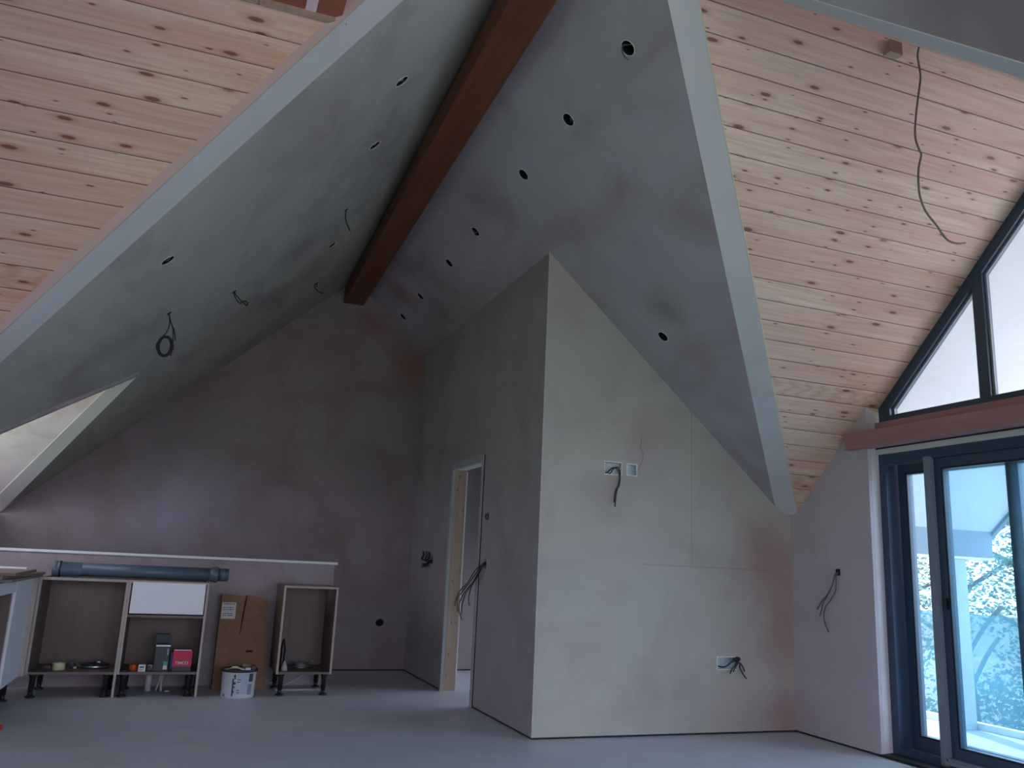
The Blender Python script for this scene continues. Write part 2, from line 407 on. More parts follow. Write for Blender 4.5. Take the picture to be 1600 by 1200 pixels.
M['soffit'] = soffit_mat()
M['fascia'] = mat('grey_fascia', (.15, .19, .22), .5, var=.1, scale=5)
M['post'] = mat('pale_post', (.42, .48, .50), .5)
M['white_rail'] = mat('white_edge_rail', (.9, .9, .88), .4)
M['deck'] = mat('pale_deck', (.34, .38, .38), .7, var=.15, scale=6)
M['board_cap'] = mat('primed_white_cap', (.74, .77, .80), .4, var=.04)
M['elm'] = wood('grey_brown_carcass', (.15, .112, .095), (.12, .09, .075), (.10, .075, .062), (30, 30, 2), .5)
M['elm_edge'] = mat('beige_carcass_edge', (.36, .31, .27), .45, var=.05)
M['white_front'] = mat('white_drawer_front', (.72, .75, .77), .35, var=.02)
M['black'] = mat('black_plastic', (.012, .012, .016), .4)
M['cable'] = mat('grey_cable', (.09, .10, .11), .5, var=.1)
M['cable_dark'] = mat('dark_cable', (.025, .026, .032), .5, var=.1)
M['cable_pale'] = mat('pale_grey_cable', (.20, .19, .18), .5, var=.1)  # palest of the cable greys
M['galv'] = mat('galvanised_steel', (.50, .56, .57), .4, .6, var=.12, scale=30)
M['boxrim'] = mat('pale_box_rim', (.72, .74, .72), .5)
M['void'] = mat('dark_void', (.012, .012, .016), .95)
M['pipe'] = mat('blue_grey_pipe', (.075, .12, .15), .38, var=.08)
M['cardboard'] = mat('brown_cardboard', (.25, .145, .085), .85, var=.1, scale=20)
M['paper'] = mat('white_label_paper', (.62, .62, .60), .8, var=.03)
M['ink'] = mat('dark_print', (.05, .05, .07), .8)
M['tub'] = mat('white_tub_plastic', (.62, .68, .72), .4, var=.03)
M['tub_blue'] = mat('pale_blue_label', (.36, .44, .52), .5)
M['tub_grey'] = mat('grey_label_band', (.20, .23, .32), .5)
M['red'] = mat('red_carton', (.52, .015, .06), .55, var=.05)
M['orange'] = mat('orange_tape', (.62, .10, .015), .45)
M['cream'] = mat('cream_tape', (.58, .56, .36), .6)
M['blue'] = mat('blue_plastic', (.02, .07, .35), .4)
M['green'] = mat('green_print', (.10, .30, .22), .6)
M['steel'] = mat('dull_steel', (.36, .38, .41), .3, .9)
M['darkcarton'] = mat('slate_carton', (.035, .045, .055), .55)
M['plank'] = wood('weathered_planks', (.24, .18, .15), (.18, .13, .11), (.12, .09, .08), (30, 2, 30), .7)
M['pvc'] = mat('pale_pvc', (.45, .46, .46), .45)
M['bark'] = mat('bark', (.10, .08, .06), .9, var=.3)
M['redthing'] = mat('red_plastic', (.6, .01, .012), .5)

def floor_mat():
    m, nt, b = newmat('screed_floor')
    t = nt.nodes.new('ShaderNodeTexCoord')
    def nz(s, d=4, di=0):
        n = nt.nodes.new('ShaderNodeTexNoise'); n.inputs['Scale'].default_value = s; n.inputs['Detail'].default_value = d; n.inputs['Distortion'].default_value = di
        nt.links.new(t.outputs['Object'], n.inputs['Vector']); return n.outputs[0]
    c = mixc(nt, mr(nt, nz(.9, 3), .35, .65), (.50, .535, .59), (.56, .59, .63))
    c = mixc(nt, mr(nt, nz(3.5, 5, .6), .5, .75, 0, .5), c, (.43, .455, .49))
    c = mixc(nt, mr(nt, nz(26, 4), .6, .8, 0, .3), c, (.56, .57, .57))
    nt.links.new(c, b.inputs['Base Color']); nt.links.new(mr(nt, nz(2.2, 3), .3, .7, .34, .5), b.inputs['Roughness'])
    b.inputs['Specular IOR Level'].default_value = .5
    bp = nt.nodes.new('ShaderNodeBump'); bp.inputs['Strength'].default_value = .1; bp.inputs['Distance'].default_value = .01
    nt.links.new(nz(9, 5), bp.inputs['Height']); nt.links.new(bp.outputs[0], b.inputs['Normal'])
    return m
M['floor'] = floor_mat()

# ================================================================== STRUCTURE
# ---- floor
struct('floor', sheet((0, 0, 0), (1, 0, 0), (0, 1, 0), [(XL-.3, -3.8), (XG+.2, -3.8), (XG+.2, YB+.2), (XL-.3, YB+.2)], thick=(0, 0, -.12)), M['floor'],
       'grey screed floor of the whole loft room', 'floor')

# ---- valley edge lines (x -> y) where the slopes meet the wing
def yRi(x): return 3.08+.973*(x-1.87)      # plaster side, right far valley
def yRo(x): return 3.03+.9595*(x-2.01)     # timber side, right far valley
def yLi(x): return 3.433-1.008*(x-.57)     # plaster side, left far valley
def yLc(x): return 3.343-1.008*(x-.413)    # timber side, left far valley
mir = lambda y: 2*YR-y

# ---- right slope of the main roof (plane z = zR), drawn in (x, y)
R_HOLES = [(1.879, 3.492), (1.891, 4.267), (1.907, 5.046), (1.922, 6.141), (1.933, 6.918), (1.943, 7.960), (1.953, 8.732), (3.058, 5.075)]
L_HOLES = [(.844, 4.272), (.856, 5.061), (.875, 6.897), (-.288, 4.981)]
HR = .043
kR = 1/math.sqrt(1+.8762**2); kL = 1/math.sqrt(1+.909**2)
xa = 1.736
outer = [(xridge(YB), YB), (xridge(-3.6), -3.6), (XR+.02, -3.6), (XR+.02, mir(yRi(XR+.02))), (xa, YR), (XR+.02, yRi(XR+.02)), (XR+.02, YB)]
struct('ceiling', sheet((0, 0, 5.4846), (1, 0, -.8762), (0, 1, 0), outer, [circ(x, y, HR*kR, HR) for x, y in R_HOLES], (.05*.659, 0, .05*.752)), M['ceil_right'],
       'purple grey plastered slope right of the ridge beam', 'ceiling')
# ---- left slope, with the triangular dormer opening
D_A = (-.52, 7.17)
dn_y = lambda x: 7.17-(D_A[0]-x)*(.71/.69)
df_y = lambda x: 7.17+(D_A[0]-x)*(1.67/1.01)
xc0 = 1.049
outer = [(xridge(YB), YB), (xridge(-3.6), -3.6), (XL, -3.6), (XL, mir(yLi(XL))), (xc0, YR), (XL, yLi(XL)), (XL, dn_y(XL)), D_A, (XL+.02, df_y(XL+.02)), (XL+.02, YB)]
struct('ceiling', sheet((0, 0, 3.174), (1, 0, .909), (0, 1, -.0306), outer, [circ(x, y, HR*kL, HR) for x, y in L_HOLES], (-.05*.67, 0, .05*.74)), M['ceil_left'],
       'green grey plastered slope left of the ridge beam', 'ceiling')
# ---- pine boarded slopes of the wing
struct('ceiling', sheet((0, 0, zT(0)), (1, 0, 0), (0, 1, -.9306), [(yR_x, yy) for yR_x, yy in [(1.93, YR), (XG+.12, YR), (XG+.12, YW+.10), (XR+.02, YW+.10), (XR+.02, yRo(XR+.02))]], thick=(0, .03, .03)), M['boards'],
       'pine boarded slope beside the glazed gable', 'ceiling')
struct('ceiling', sheet((0, 0, zT(0)), (1, 0, 0), (0, 1, -.9306), [(.38, 3.42), (-1.95, 3.42), (-1.95, YW), (XL, YW), (XL, yLc(XL)), (.413-.077/1.008, 3.42)][1:], thick=(0, .03, .03)), M['boards'],
       'pine boarded slope left of the long pale valley trim', 'ceiling')
zS0 = zT(2*YR)
struct('ceiling', sheet((0, 0, zS0), (1, 0, 0), (0, 1, .9306), [(1.93, YR), (XG+.12, YR), (XG+.12, mir(YW)), (XR+.02, mir(yRo(XR+.02)))], thick=(0, -.03, .03)), M['boards'],
       'pine boarded slope on the near side of the wing, right', 'ceiling')
struct('ceiling', sheet((0, 0, zS0), (1, 0, 0), (0, 1, .9306), [(.38, mir(3.42)), (-1.95, mir(3.42)), (-1.95, mir(YW)), (XL, mir(yLc(XL)))], thick=(0, -.03, .03)), M['boards'],
       'pine boarded slope on the near side of the wing, left', 'ceiling')
# ---- flat stained panels closing the top of the left wing
zc = zT(3.42)
pb = B(-1.95, .375, mir(3.42), 3.425, zc, zc+.05)
panel = thing('ridge_panel', 'red stained flat panel closing the ridge above the left pine boards', 'ceiling panel', (-.7, YR, zc))
link('panel', pb, M['redpanel'], panel)
link('joint_strip', B(.215, .262, 3.0, 3.415, zc-.004, zc), M['pinkside'], panel)['label'] = 'pale pink filler strip across the red panel'
link('edge_batten', B(-1.95, .40, 3.395, 3.425, zc-.02, zc-.001), M['pine'], panel)['label'] = 'pine edge batten'

# ---- valley trims: pale flats between the slopes
def valley_strip(name, pts0, pts1, m, label, cat='trim'):
    up_ = Vector((0, 0, .09))
    a = [Vector(p) for p in pts0]; b = [Vector(p) for p in pts1]
    A_ = a+[p+up_ for p in a[::-1]]; B_ = b+[p+up_ for p in b[::-1]]
    bm = bmesh.new(); N_ = 14
    rows = [[bm.verts.new(p.lerp(q, i/N_)) for p, q in zip(A_, B_)] for i in range(N_+1)]
    bm.faces.new(rows[0]); bm.faces.new(rows[-1][::-1]); n = len(A_)
    for r0, r1 in zip(rows, rows[1:]):
        for i in range(n): bm.faces.new((r0[(i+1) % n], r0[i], r1[i], r1[(i+1) % n]))
    bmesh.ops.recalc_face_normals(bm, faces=bm.faces)
    return struct(name, bm, m, label, cat)
d = .005
def RI(x, m=False): y = yRi(x); return (x, mir(y) if m else y, zR(x)-d)
def RO(x, m=False): y = yRo(x); return (x, mir(y) if m else y, zT(y)-d)
valley_strip('trim_1', [RI(1.72), RO(1.86)], [RI(4.40), RO(XR+.015)], M['trim'], 'pale flat valley trim right of the purple slope, ending at the wall corner')
valley_strip('trim_2', [RI(1.72, True), RO(1.86, True)], [RI(4.44, True), RO(XR, True)], M['trim'], 'pale valley trim across the top right corner')
def LI(x, m=False): y = yLi(x); return (x, mir(y) if m else y, zL(x, y)-d)
def LO(x, m=False):
    # lower outer arris, just in front of the timber edge
    p = Vector((.465, 3.333, 3.573))+Vector((-1.248, 1.258, -1.182))*((.465-x)/1.248)
    c = Vector((0, 0, CAMH)); p = c+(p-c)*.988
    return (p.x, mir(p.y) if m else p.y, p.z)
def LC(x, m=False): y = yLc(x); return (x, mir(y) if m else y, zT(y))
valley_strip('trim_3', [LI(.95), LO(.87)], [LI(XL+.02), LO(XL-.08)], M['trim'], 'long pale valley trim between the left pine boards and green grey slope')
def nudge(p):
    q = Vector(p); return q+Vector((-.7, -.7, 0))*.006+Vector((0, 0, -.002))
valley_strip('trim_4', [nudge(LO(.87)), nudge(LC(.83))], [nudge(LO(XL-.08)), nudge(LC(XL-.1))], M['pinkside'], 'thin pink plaster edge beside the left pine boards')
valley_strip('trim_5', [LI(.95, True), LC(.83, True)], [LI(XL+.02, True), LC(XL-.1, True)], M['trim'], 'pale valley trim behind the viewer, left')
# thin light bead along the timber side of the right valley
valley_strip('trim_6', [(RO(1.9)[0]+.0, RO(1.9)[1]-.0, RO(1.9)[2]+.004), (1.912, RO(1.9)[1]-.006, RO(1.9)[2]+.012)],
             [(XR+.01, RO(XR)[1], RO(XR)[2]+.004), (XR+.022, RO(XR)[1]-.006, RO(XR)[2]+.012)], M['cream'], 'thin cream bead along the right valley trim')

# ---- back gable wall
def rprof(x, y): return min(zR(x), zL(x, y))
GAP = .014
far_out = [(XL-.05, GAP), (XR, GAP), (XR, zR(XR)+.01), (xridge(YB), zR(xridge(YB))+.01), (XL-.05, zL(XL-.05, YB)+.01)]
FH = circ(2.02, .484, .045, .038, 16)
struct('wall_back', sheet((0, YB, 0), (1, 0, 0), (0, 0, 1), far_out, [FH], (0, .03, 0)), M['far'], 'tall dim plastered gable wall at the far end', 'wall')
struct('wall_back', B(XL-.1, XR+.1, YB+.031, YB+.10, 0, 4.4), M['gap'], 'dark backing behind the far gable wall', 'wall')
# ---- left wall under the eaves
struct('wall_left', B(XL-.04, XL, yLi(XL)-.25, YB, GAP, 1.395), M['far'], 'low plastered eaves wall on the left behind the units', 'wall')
struct('wall_left', B(XL-.04, XL, -3.6, mir(yLi(XL))+.25, 0, 1.6), M['plain'], 'low eaves wall behind the viewer, left', 'wall')
# ---- right wall beyond the glazing, and reveal
struct('wall_right', sheet((XR, 0, 0), (0, 1, 0), (0, 0, 1), [(YW+.0, GAP), (YF+.03, GAP), (YF+.03, zT(YF+.03)+.12), (YW, zT(YW)+.01)], thick=(.03, 0, 0)), M['side_wall'],
       'narrow plastered wall between the room corner and the glazed doors', 'wall')
bm = bmesh.new()
prism(bm, [(XR, YW, 0.0), (XG+.13, YW+.045, 0.0), (XG+.13, YW+.2, 0.0), (XR, YW+.2, 0.0)][:2]+[(XG+.13, YW+.15, 0), (XR+.032, YW+.15, 0)],
          [(XR, YW, zT(YW)-.0), (XG+.13, YW+.045, zT(YW+.045)), (XG+.13, YW+.15, zT(YW+.15)), (XR+.032, YW+.15, zT(YW+.15))])
struct('wall_right', bm, M['reveal'], 'white plastered reveal beside the dark door frame', 'wall')
struct('wall_right', sheet((XR, 0, 0), (0, 1, 0), (0, 0, 1), [(mir(YW), GAP), (mir(YF)-.03, GAP), (mir(YF)-.03, zS(mir(YF)-.03)+.01), (mir(YW), zS(mir(YW))+.01)], thick=(.15, 0, 0)), M['side_wall'],
       'narrow plastered wall on the near side of the glazed doors', 'wall')
struct('wall_right', B(XR, XR+.1, -3.6, mir(YF), 0, 1.6), M['plain'], 'low eaves wall behind the viewer, right', 'wall')
# head above the doors, inside the reveal
struct('trim_7', B(XG-.025, XG+.10, mir(YW)-.02, YW+.04, 2.03, 2.086), M['reveal'], 'pale plaster head strip between door frame and pink lintel', 'trim')
struct('trim_7', B(XG-.025, XG+.10, mir(YW)-.02, YW+.02, 2.087, 2.262), M['pinkbeam'], 'pink infill between lintel and gable window', 'trim')
struct('trim_8', B(XG-.03, XG+.02, mir(YW), YW+.03, 2.066, 2.085), M['gap'], 'dark strip painted as the shadow gap under the pink lintel', 'trim')  # solid dark strip painted in for the shade

# ---- inner room (box): front face, side face with doorway
FB_HOLES = [[(2.813, 1.823), (2.953, 1.823), (2.953, 1.913), (2.813, 1.913)], [(3.000, 1.828), (3.082, 1.828), (3.082, 1.910), (3.000, 1.910)],
            [(3.782, .453), (3.955, .453), (3.955, .538), (3.782, .538)]]
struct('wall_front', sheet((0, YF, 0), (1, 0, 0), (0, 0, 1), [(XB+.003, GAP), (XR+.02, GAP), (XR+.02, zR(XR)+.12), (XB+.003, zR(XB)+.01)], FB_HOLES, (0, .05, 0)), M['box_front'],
       'tall plastered wall of the inner room facing the viewer', 'wall')
YD1, YD2, HD = 6.74, 7.655, 2.05
FH2 = [[(8.17, 1.12), (8.34, 1.12), (8.34, 1.19), (8.17, 1.19)], circ(6.59, 1.14, .03, .045, 14), circ(6.585, 1.52, .034, .034, 16)]
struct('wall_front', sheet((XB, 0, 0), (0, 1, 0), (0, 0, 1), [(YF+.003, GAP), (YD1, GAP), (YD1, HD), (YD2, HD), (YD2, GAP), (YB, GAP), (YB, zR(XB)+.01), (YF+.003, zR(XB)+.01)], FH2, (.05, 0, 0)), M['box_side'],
       'plastered side wall of the inner room with the doorway', 'wall')
struct('wall_front', sheet((XB+.07, 0, 0), (0, 1, 0), (0, 0, 1), [(YF+.05, 0), (YD1, 0), (YD1, HD), (YD2, HD), (YD2, 0), (YB, 0), (YB, zR(XB+.12)), (YF+.05, zR(XB+.12))], [], (.05, 0, 0)), M['plain'],
       'inner face of the inner room partition', 'wall')
struct('wall_right', sheet((XR, 0, 0), (0, 1, 0), (0, 0, 1), [(YF+.05, 0), (YB, 0), (YB, zR(XR)), (YF+.05, zR(XR))], [[(6.2, .35), (8.7, .35), (8.7, 1.45), (6.2, 1.45)]], (.05, 0, 0)), M['plain'],
       'outer wall inside the inner room, with a window', 'wall')
struct('wall_front', B(XB+.125, XR, YF+.051, YF+.09, 0, 1.5), M['plain'], 'inner lining of the tall front wall', 'wall')
# dark soles showing at the plaster foot
struct('baseboard_front', B(XB+.008, XR, YF+.006, YF+.049, 0, .03), M['gap'], 'dark gap along the foot of the tall front wall', 'floor gap')
struct('baseboard_side', B(XB+.006, XB+.049, YF+.008, YD1, 0, .03), M['gap'], 'dark gap along the inner room side wall near the corner', 'floor gap')
struct('baseboard_side', B(XB+.006, XB+.049, YD2+.02, YB, 0, .03), M['gap'], 'dark gap along the inner room side wall beyond the doorway', 'floor gap')
struct('baseboard_back', B(XL, XB, YB+.006, YB+.03, 0, .03), M['gap'], 'dark gap along the foot of the far gable wall', 'floor gap')
struct('baseboard_right', B(XR+.006, XR+.03, YW+.02, YF, 0, .03), M['gap'], 'dark gap along the foot of the narrow right wall', 'floor gap')
# metal corner bead
bm = bmesh.new(); box(bm, XB-.002, XB+.007, YF-.002, YF+.007, .012, zR(XB)+.0, .0015)
struct('trim_9', bm, M['bead'], 'pale metal corner bead on the outside corner of the inner room', 'trim')

# ---- doorway: linings, pine jamb, white bead
dr = thing('door_1', 'doorless opening with grey lining and bare pine jamb', 'doorway', (XB, (YD1+YD2)/2, 0)); dr['kind'] = 'structure'
link('lining', B(XB-.014, XB+.015, YD2-.038, YD2+.012, 0, HD+.012, .002), M['lining'], dr)
link('lining', B(XB-.014, XB+.13, YD1-.006, YD1+.034, 0, HD+.012, .002), M['lining'], dr)
link('head_lining', B(XB-.014, XB+.02, YD1+.034, YD2-.038, HD-.052, HD+.012, .002), M['lining'], dr)
link('head_board', B(XB+.02, XB+.125, YD1+.034, YD2-.03, HD-.046, HD-.002, .002), M['reveal'], dr)
link('jamb', B(XB+.016, XB+.128, YD2-.034, YD2+.0, 0, HD-.048, .002), M['pine'], dr)['label'] = 'bare knotty pine jamb'
link('bead', B(XB+.129, XB+.141, YD2-.034, YD2-.018, 0, HD-.06, .001), M['white_bead'], dr)
link('shadow_strip', B(XB-.005, XB+.0, YD1-.018, YD1-.007, 0, HD, 0), M['gap'], dr)  # dark strip painting the shadow beside the lining

# ---- half wall by the stairs with its cap board
YH = 8.03
hw = thing('half_wall', 'low plastered stair wall behind the kitchen units', 'half wall', (0, YH+.05, 0)); hw['kind'] = 'structure'
link('wall_body', B(XL, 1.325, YH, YH+.11, 0, 1.068, .002), M['half'], hw)
link('cap_board', B(XL, 1.352, YH-.014, YH+.125, 1.068, 1.09, .003), M['board_cap'], hw)

# ---- dormer on the left slope
zA = zL(*D_A)
sl_n = (zA-zL(XL, dn_y(XL)))/(7.17-dn_y(XL)); sl_f = (zA-zL(XL, df_y(XL)))/(df_y(XL)-7.17)
XD = -2.15
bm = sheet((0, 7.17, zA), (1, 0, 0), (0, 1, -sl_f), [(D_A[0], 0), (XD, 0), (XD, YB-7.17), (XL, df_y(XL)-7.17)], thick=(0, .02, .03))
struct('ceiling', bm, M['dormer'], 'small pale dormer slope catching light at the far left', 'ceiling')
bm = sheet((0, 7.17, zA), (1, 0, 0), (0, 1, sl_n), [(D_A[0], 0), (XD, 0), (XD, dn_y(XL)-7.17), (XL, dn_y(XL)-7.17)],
           [[(-2.1, -1.08), (-1.66, -1.08), (-1.1, -.52), (-1.1, -.06), (-2.1, -.06)]], thick=(0, -.02, .03))  # unseen opening added to light the far dormer slope
struct('ceiling', bm, M['reveal'], 'near dormer slope with an added opening letting light in', 'ceiling')
struct('wall_left', B(XD-.03, XD, 5.9, YB, 1.0, 1.44), M['far'], 'end wall of the small dormer', 'wall')
struct('wall_left', B(XD, XL-.03, 5.9, YB, 1.36, 1.40), M['far'], 'sill board inside the small dormer', 'wall')
def LLp(x, y, o=0.): return Vector((x, y, zL(x, y)-o))
vn = Vector((-.69, -.71, 0)).normalized(); vf = Vector((-1.01, 1.67, 0)).normalized()
# strips round the triangular opening
A3 = LLp(*D_A, .008)
fN = LLp(XL+.03, dn_y(XL+.03), .008); fF = LLp(XL+.03, df_y(XL+.03), .008)
def zDf(y): return zA-sl_f*(y-7.17)
def zDn(y): return zA+sl_n*(y-7.17)
valley_strip('trim_10', [A3, Vector((-.68, 7.24, zDf(7.24)-.01))], [fF, Vector((XL+.03, df_y(XL+.03)-.24, zDf(df_y(XL+.03)-.24)-.01))], M['trim'], 'pale trim along the far edge of the small dormer opening')
valley_strip('trim_11', [A3, LLp(D_A[0]+.02, D_A[1]-.09, .03)], [fN, LLp(XL+.10, dn_y(XL+.03)-.05, .03)], M['half'], 'dim trim along the near edge of the small dormer opening')

# ---- south end, behind the viewer
struct('wall_front', sheet((0, -3.6, 0), (1, 0, 0), (0, 0, 1), [(XL-.05, 0), (XR+.1, 0), (XR+.1, zR(XR+.1)), (xridge(-3.6), zR(xridge(-3.6))), (XL-.05, zL(XL-.05, -3.6))], [[(-.9, .05), (4.0, .05), (4.0, 1.9), (2.9, 2.7), (-.1, 2.7), (-.9, 1.9)]], (0, -.1, 0)), M['plain'],
       'gable wall behind the viewer', 'wall')
# left gable of the wing: glazed, out of view
bm = sheet((-1.76, 0, 0), (0, 1, 0), (0, 0, 1), [(mir(5.5), 0), (5.5, 0), (5.5, zT(5.5)+.02), (YR, zT(YR)), (mir(5.5), zT(5.5)+.02)], [[(1.6, .03), (3.4, .03), (3.4, 2.02), (1.6, 2.02)]], (-.12, 0, 0))
struct('wall_left', bm, M['plain'], 'left gable wall of the wing with its glazed openings', 'wall')

# ---- glazed gable on the right: window_1 (upper) and door_2 (doors)
XF0, XF1 = XG, XG+.075
wn = thing('window_1', 'dark framed gable window above the pink lintel', 'window', (XG, YR, 2.27)); wn['kind'] = 'structure'
def ring_frame(bm, lo, li, x0, x1):
    """frame between outer loop lo and inner loop li (lists of (y,z))"""
    n = len(lo); V = {}
    for k, lp in (('o', lo), ('i', li)):
        for xx, s in ((x0, 0), (x1, 1)):
            V[k, s] = [bm.verts.new((xx, y, z)) for y, z in lp]
    for i in range(n):
        j = (i+1) % n
        bm.faces.new((V['o', 0][i], V['o', 0][j], V['i', 0][j], V['i', 0][i]))
        bm.faces.new((V['o', 1][i], V['o', 1][j], V['i', 1][j], V['i', 1][i]))
        bm.faces.new((V['o', 0][i], V['o', 0][j], V['o', 1][j], V['o', 1][i]))
        bm.faces.new((V['i', 0][i], V['i', 0][j], V['i', 1][j], V['i', 1][i]))
    bmesh.ops.recalc_face_normals(bm, faces=bm.faces)
zt = lambda y, o=0.: (zT(y) if y >= YR else zS(y))-o
Y0, Y1 = mir(YW), YW
lo = [(Y0, 2.262), (Y1, 2.262), (Y1, zt(Y1)), (YR, zt(YR)), (Y0, zt(Y0))]
FW = .085
li = [(Y0+.10, 2.262+.042), (Y1-.105, 2.262+.042), (Y1-.105, zt(Y1-.105, .105)), (YR, zt(YR, .10)), (Y0+.10, zt(Y0+.10, .105))]
bm = bmesh.new(); ring_frame(bm, lo, li, XF0, XF1)
link('frame', bm, M['frame'], wn)
for yc in (3.75, mir(3.75)):
    bm = bmesh.new(); prism(bm, [(XF0+.004, yc-.04, 2.29), (XF0+.004, yc+.04, 2.29), (XF0+.004, yc+.04, zt(yc+.04, .06)), (XF0+.004, yc-.04, zt(yc-.04, .06))],
                            [(XF1-.004, yc-.04, 2.29), (XF1-.004, yc+.04, 2.29), (XF1-.004, yc+.04, zt(yc+.04, .06)), (XF1-.004, yc-.04, zt(yc-.04, .06))])
    link('mullion', bm, M['frame'], wn)
def pane(par, pts, x, m=M['glass_top'], t=.008):
    bm = bmesh.new(); prism(bm, [(x, y, z) for y, z in pts], [(x+t, y, z) for y, z in pts]); return link('pane', bm, m, par)
def bead_loop(par, pts, x, w=.014, m=M['frame_edge'], dx=.012):
    c = (sum(p[0] for p in pts)/len(pts), sum(p[1] for p in pts)/len(pts))
    n = len(pts); inner = []
    for i in range(n):
        p0, p, p1 = Vector(pts[i-1]), Vector(pts[i]), Vector(pts[(i+1) % n])
        e0 = (p-p0).normalized(); e1 = (p1-p).normalized()
        n0 = Vector((-e0.y, e0.x)); n1 = Vector((-e1.y, e1.x))
        if n0.dot(Vector(c)-p) < 0: n0.negate()
        if n1.dot(Vector(c)-p) < 0: n1.negate()
        b_ = (n0+n1).normalized(); inner.append(tuple(p+b_*w/max(.3, b_.dot(n0))))
    bm = bmesh.new(); ring_frame(bm, pts, inner, x, x+dx); return link('glazing_bead', bm, m, par)
yA = 3.79; yB_ = 3.71
p1 = [(yA, 2.300), (YW-.105, 2.300), (YW-.105, zt(YW-.105, .105)), (yA, zt(yA, .105))]
p2 = [(mir(yB_), 2.300), (yB_, 2.300), (yB_, zt(yB_, .105)), (YR, zt(YR, .10)), (mir(yB_), zt(yB_, .105))]
p3 = [(mir(y), z) for y, z in p1]
for q in (p1, p2, p3):
    pn = pane(wn, q, XF0+.045)
    bead_loop(wn, q, XF0+.03)

dw = thing('door_2', 'dark framed sliding glass doors opening to the porch', 'sliding door', (XG, YR, 0)); dw['kind'] = 'structure'
bm = bmesh.new(); ring_frame(bm, [(Y0-.04, 0), (Y1+.04, 0), (Y1+.04, 2.03), (Y0-.04, 2.03)], [(Y0+.03, .05), (Y1-.04, .05), (Y1-.04, 1.965), (Y0+.03, 1.965)], XF0, XF0+.16)
link('outer_frame', bm, M['frame'], dw)
def leaf(y0, y1, x, name='sash', z0=.055, z1=1.96, st=.082, bot=.10, top=.075):
    bm = bmesh.new(); ring_frame(bm, [(y0, z0), (y1, z0), (y1, z1), (y0, z1)], [(y0+st, z0+bot), (y1-st, z0+bot), (y1-st, z1-top), (y0+st, z1-top)], x, x+.05)
    s = link(name, bm, M['frame'], dw)
    bm = bmesh.new(); prism(bm, [(x+.02, y, z) for y, z in ((y0+st-.005, z0+bot-.005), (y1-st+.005, z0+bot-.005), (y1-st+.005, z1-top+.005), (y0+st-.005, z1-top+.005))],
                            [(x+.028, y, z) for y, z in ((y0+st-.005, z0+bot-.005), (y1-st+.005, z0+bot-.005), (y1-st+.005, z1-top+.005), (y0+st-.005, z1-top+.005))])
    g = link('pane', bm, M['glass'], dw)
    bm = bmesh.new()
    ring_frame(bm, [(y0+st-.012, z0+bot-.012), (y1-st+.012, z0+bot-.012), (y1-st+.012, z1-top+.012), (y0+st-.012, z1-top+.012)],
               [(y0+st, z0+bot), (y1-st, z0+bot), (y1-st, z1-top), (y0+st, z1-top)], x-.006, x)
    link('gasket', bm, M['gasket'], dw)
    return s
leaf(3.64, 4.575, XG+.095)
leaf(2.55, 3.72, XG+.035+.06)
leaf(2.20, 4.205, XG+.022)
leaf(1.31, 2.30, XG+.095)
link('sash_edge', B(XG-.012, XG+.021, 4.194, 4.250, .03, 1.975, .002), M['sash_grey'], dw)['label'] = 'pale grey upright end strip of the inner sash'
link('bottom_strip', B(XG-.012, XG+.021, 2.2, 4.207, .052, .082, .002), M['sash_grey'], dw)['label'] = 'grey strip along the foot of the inner sash'
link('track', B(XG-.03, XG+.02, Y0, 4.205, .045, .065, .002), M['frame_edge'], dw)
link('sill', B(XR+.0, XG+.16, Y0-.04, Y1+.04, -.0, .018, .002), M['gasket'], dw)
link('handle', B(XG+.0, XG+.022, 4.145, 4.158, .98, 1.05, .003), M['black'], dw)

# window of the inner room and of the roofs behind: simple glazed frames
for (nm, x, y0, y1, z0, z1) in (('window_2', XR+.03, 6.2, 8.7, .35, 1.45), ('window_3', -1.84, 1.6, 3.4, .03, 2.02)):
    w = thing(nm, 'glazed window inside the inner room' if nm == 'window_2' else 'wide glazing in the left gable of the wing', 'window', (x, (y0+y1)/2, z0)); w['kind'] = 'structure'
    bm = bmesh.new(); ring_frame(bm, [(y0, z0), (y1, z0), (y1, z1), (y0, z1)], [(y0+.06, z0+.06), (y1-.06, z0+.06), (y1-.06, z1-.06), (y0+.06, z1-.06)], x, x+.05)
    link('frame', bm, M['frame'], w)
    pane(w, [(y0+.05, z0+.05), (y1-.05, z0+.05), (y1-.05, z1-.05), (y0+.05, z1-.05)], x+.02)

# ================================================================== BEAMS
# main ridge beam, slightly skew to the rooms as in the photo
def beam_sec(cx, y, zb, w=.22):
    return [(cx-w/2, y, zb), (cx+w/2, y, zb), (cx+w/2, y, zb+.16), (cx, y, zb+.30), (cx-w/2, y, zb+.16)]
bm = bmesh.new()
dxdy = (1.445-1.315)/(YB-3.4)
bc = lambda y: 1.445+(y-YB)*dxdy
prism(bm, beam_sec(bc(YB-.002), YB-.002, 3.925), beam_sec(bc(-3.55), -3.55, 3.925))
tag(link('ridge_beam', bm, M['redbeam']), 'dark red brown stained timber beam under the main ridge', 'beam')
bm = bmesh.new(); box(bm, XR-.055, XR+.04, mir(4.80), 4.795, 2.065, 2.185, .008)
tag(link('lintel_beam', bm, M['pinkbeam']), 'dusty pink lintel beam above the dark glass doors', 'beam')
bm = bmesh.new(); box(bm, 3.14, 3.225, 2.955, 3.005, 3.85, 3.93, .003)
tag(link('timber_block', bm, M['pine']), 'small pine block at the top of the right boards beside the hanging cable', 'timber block')

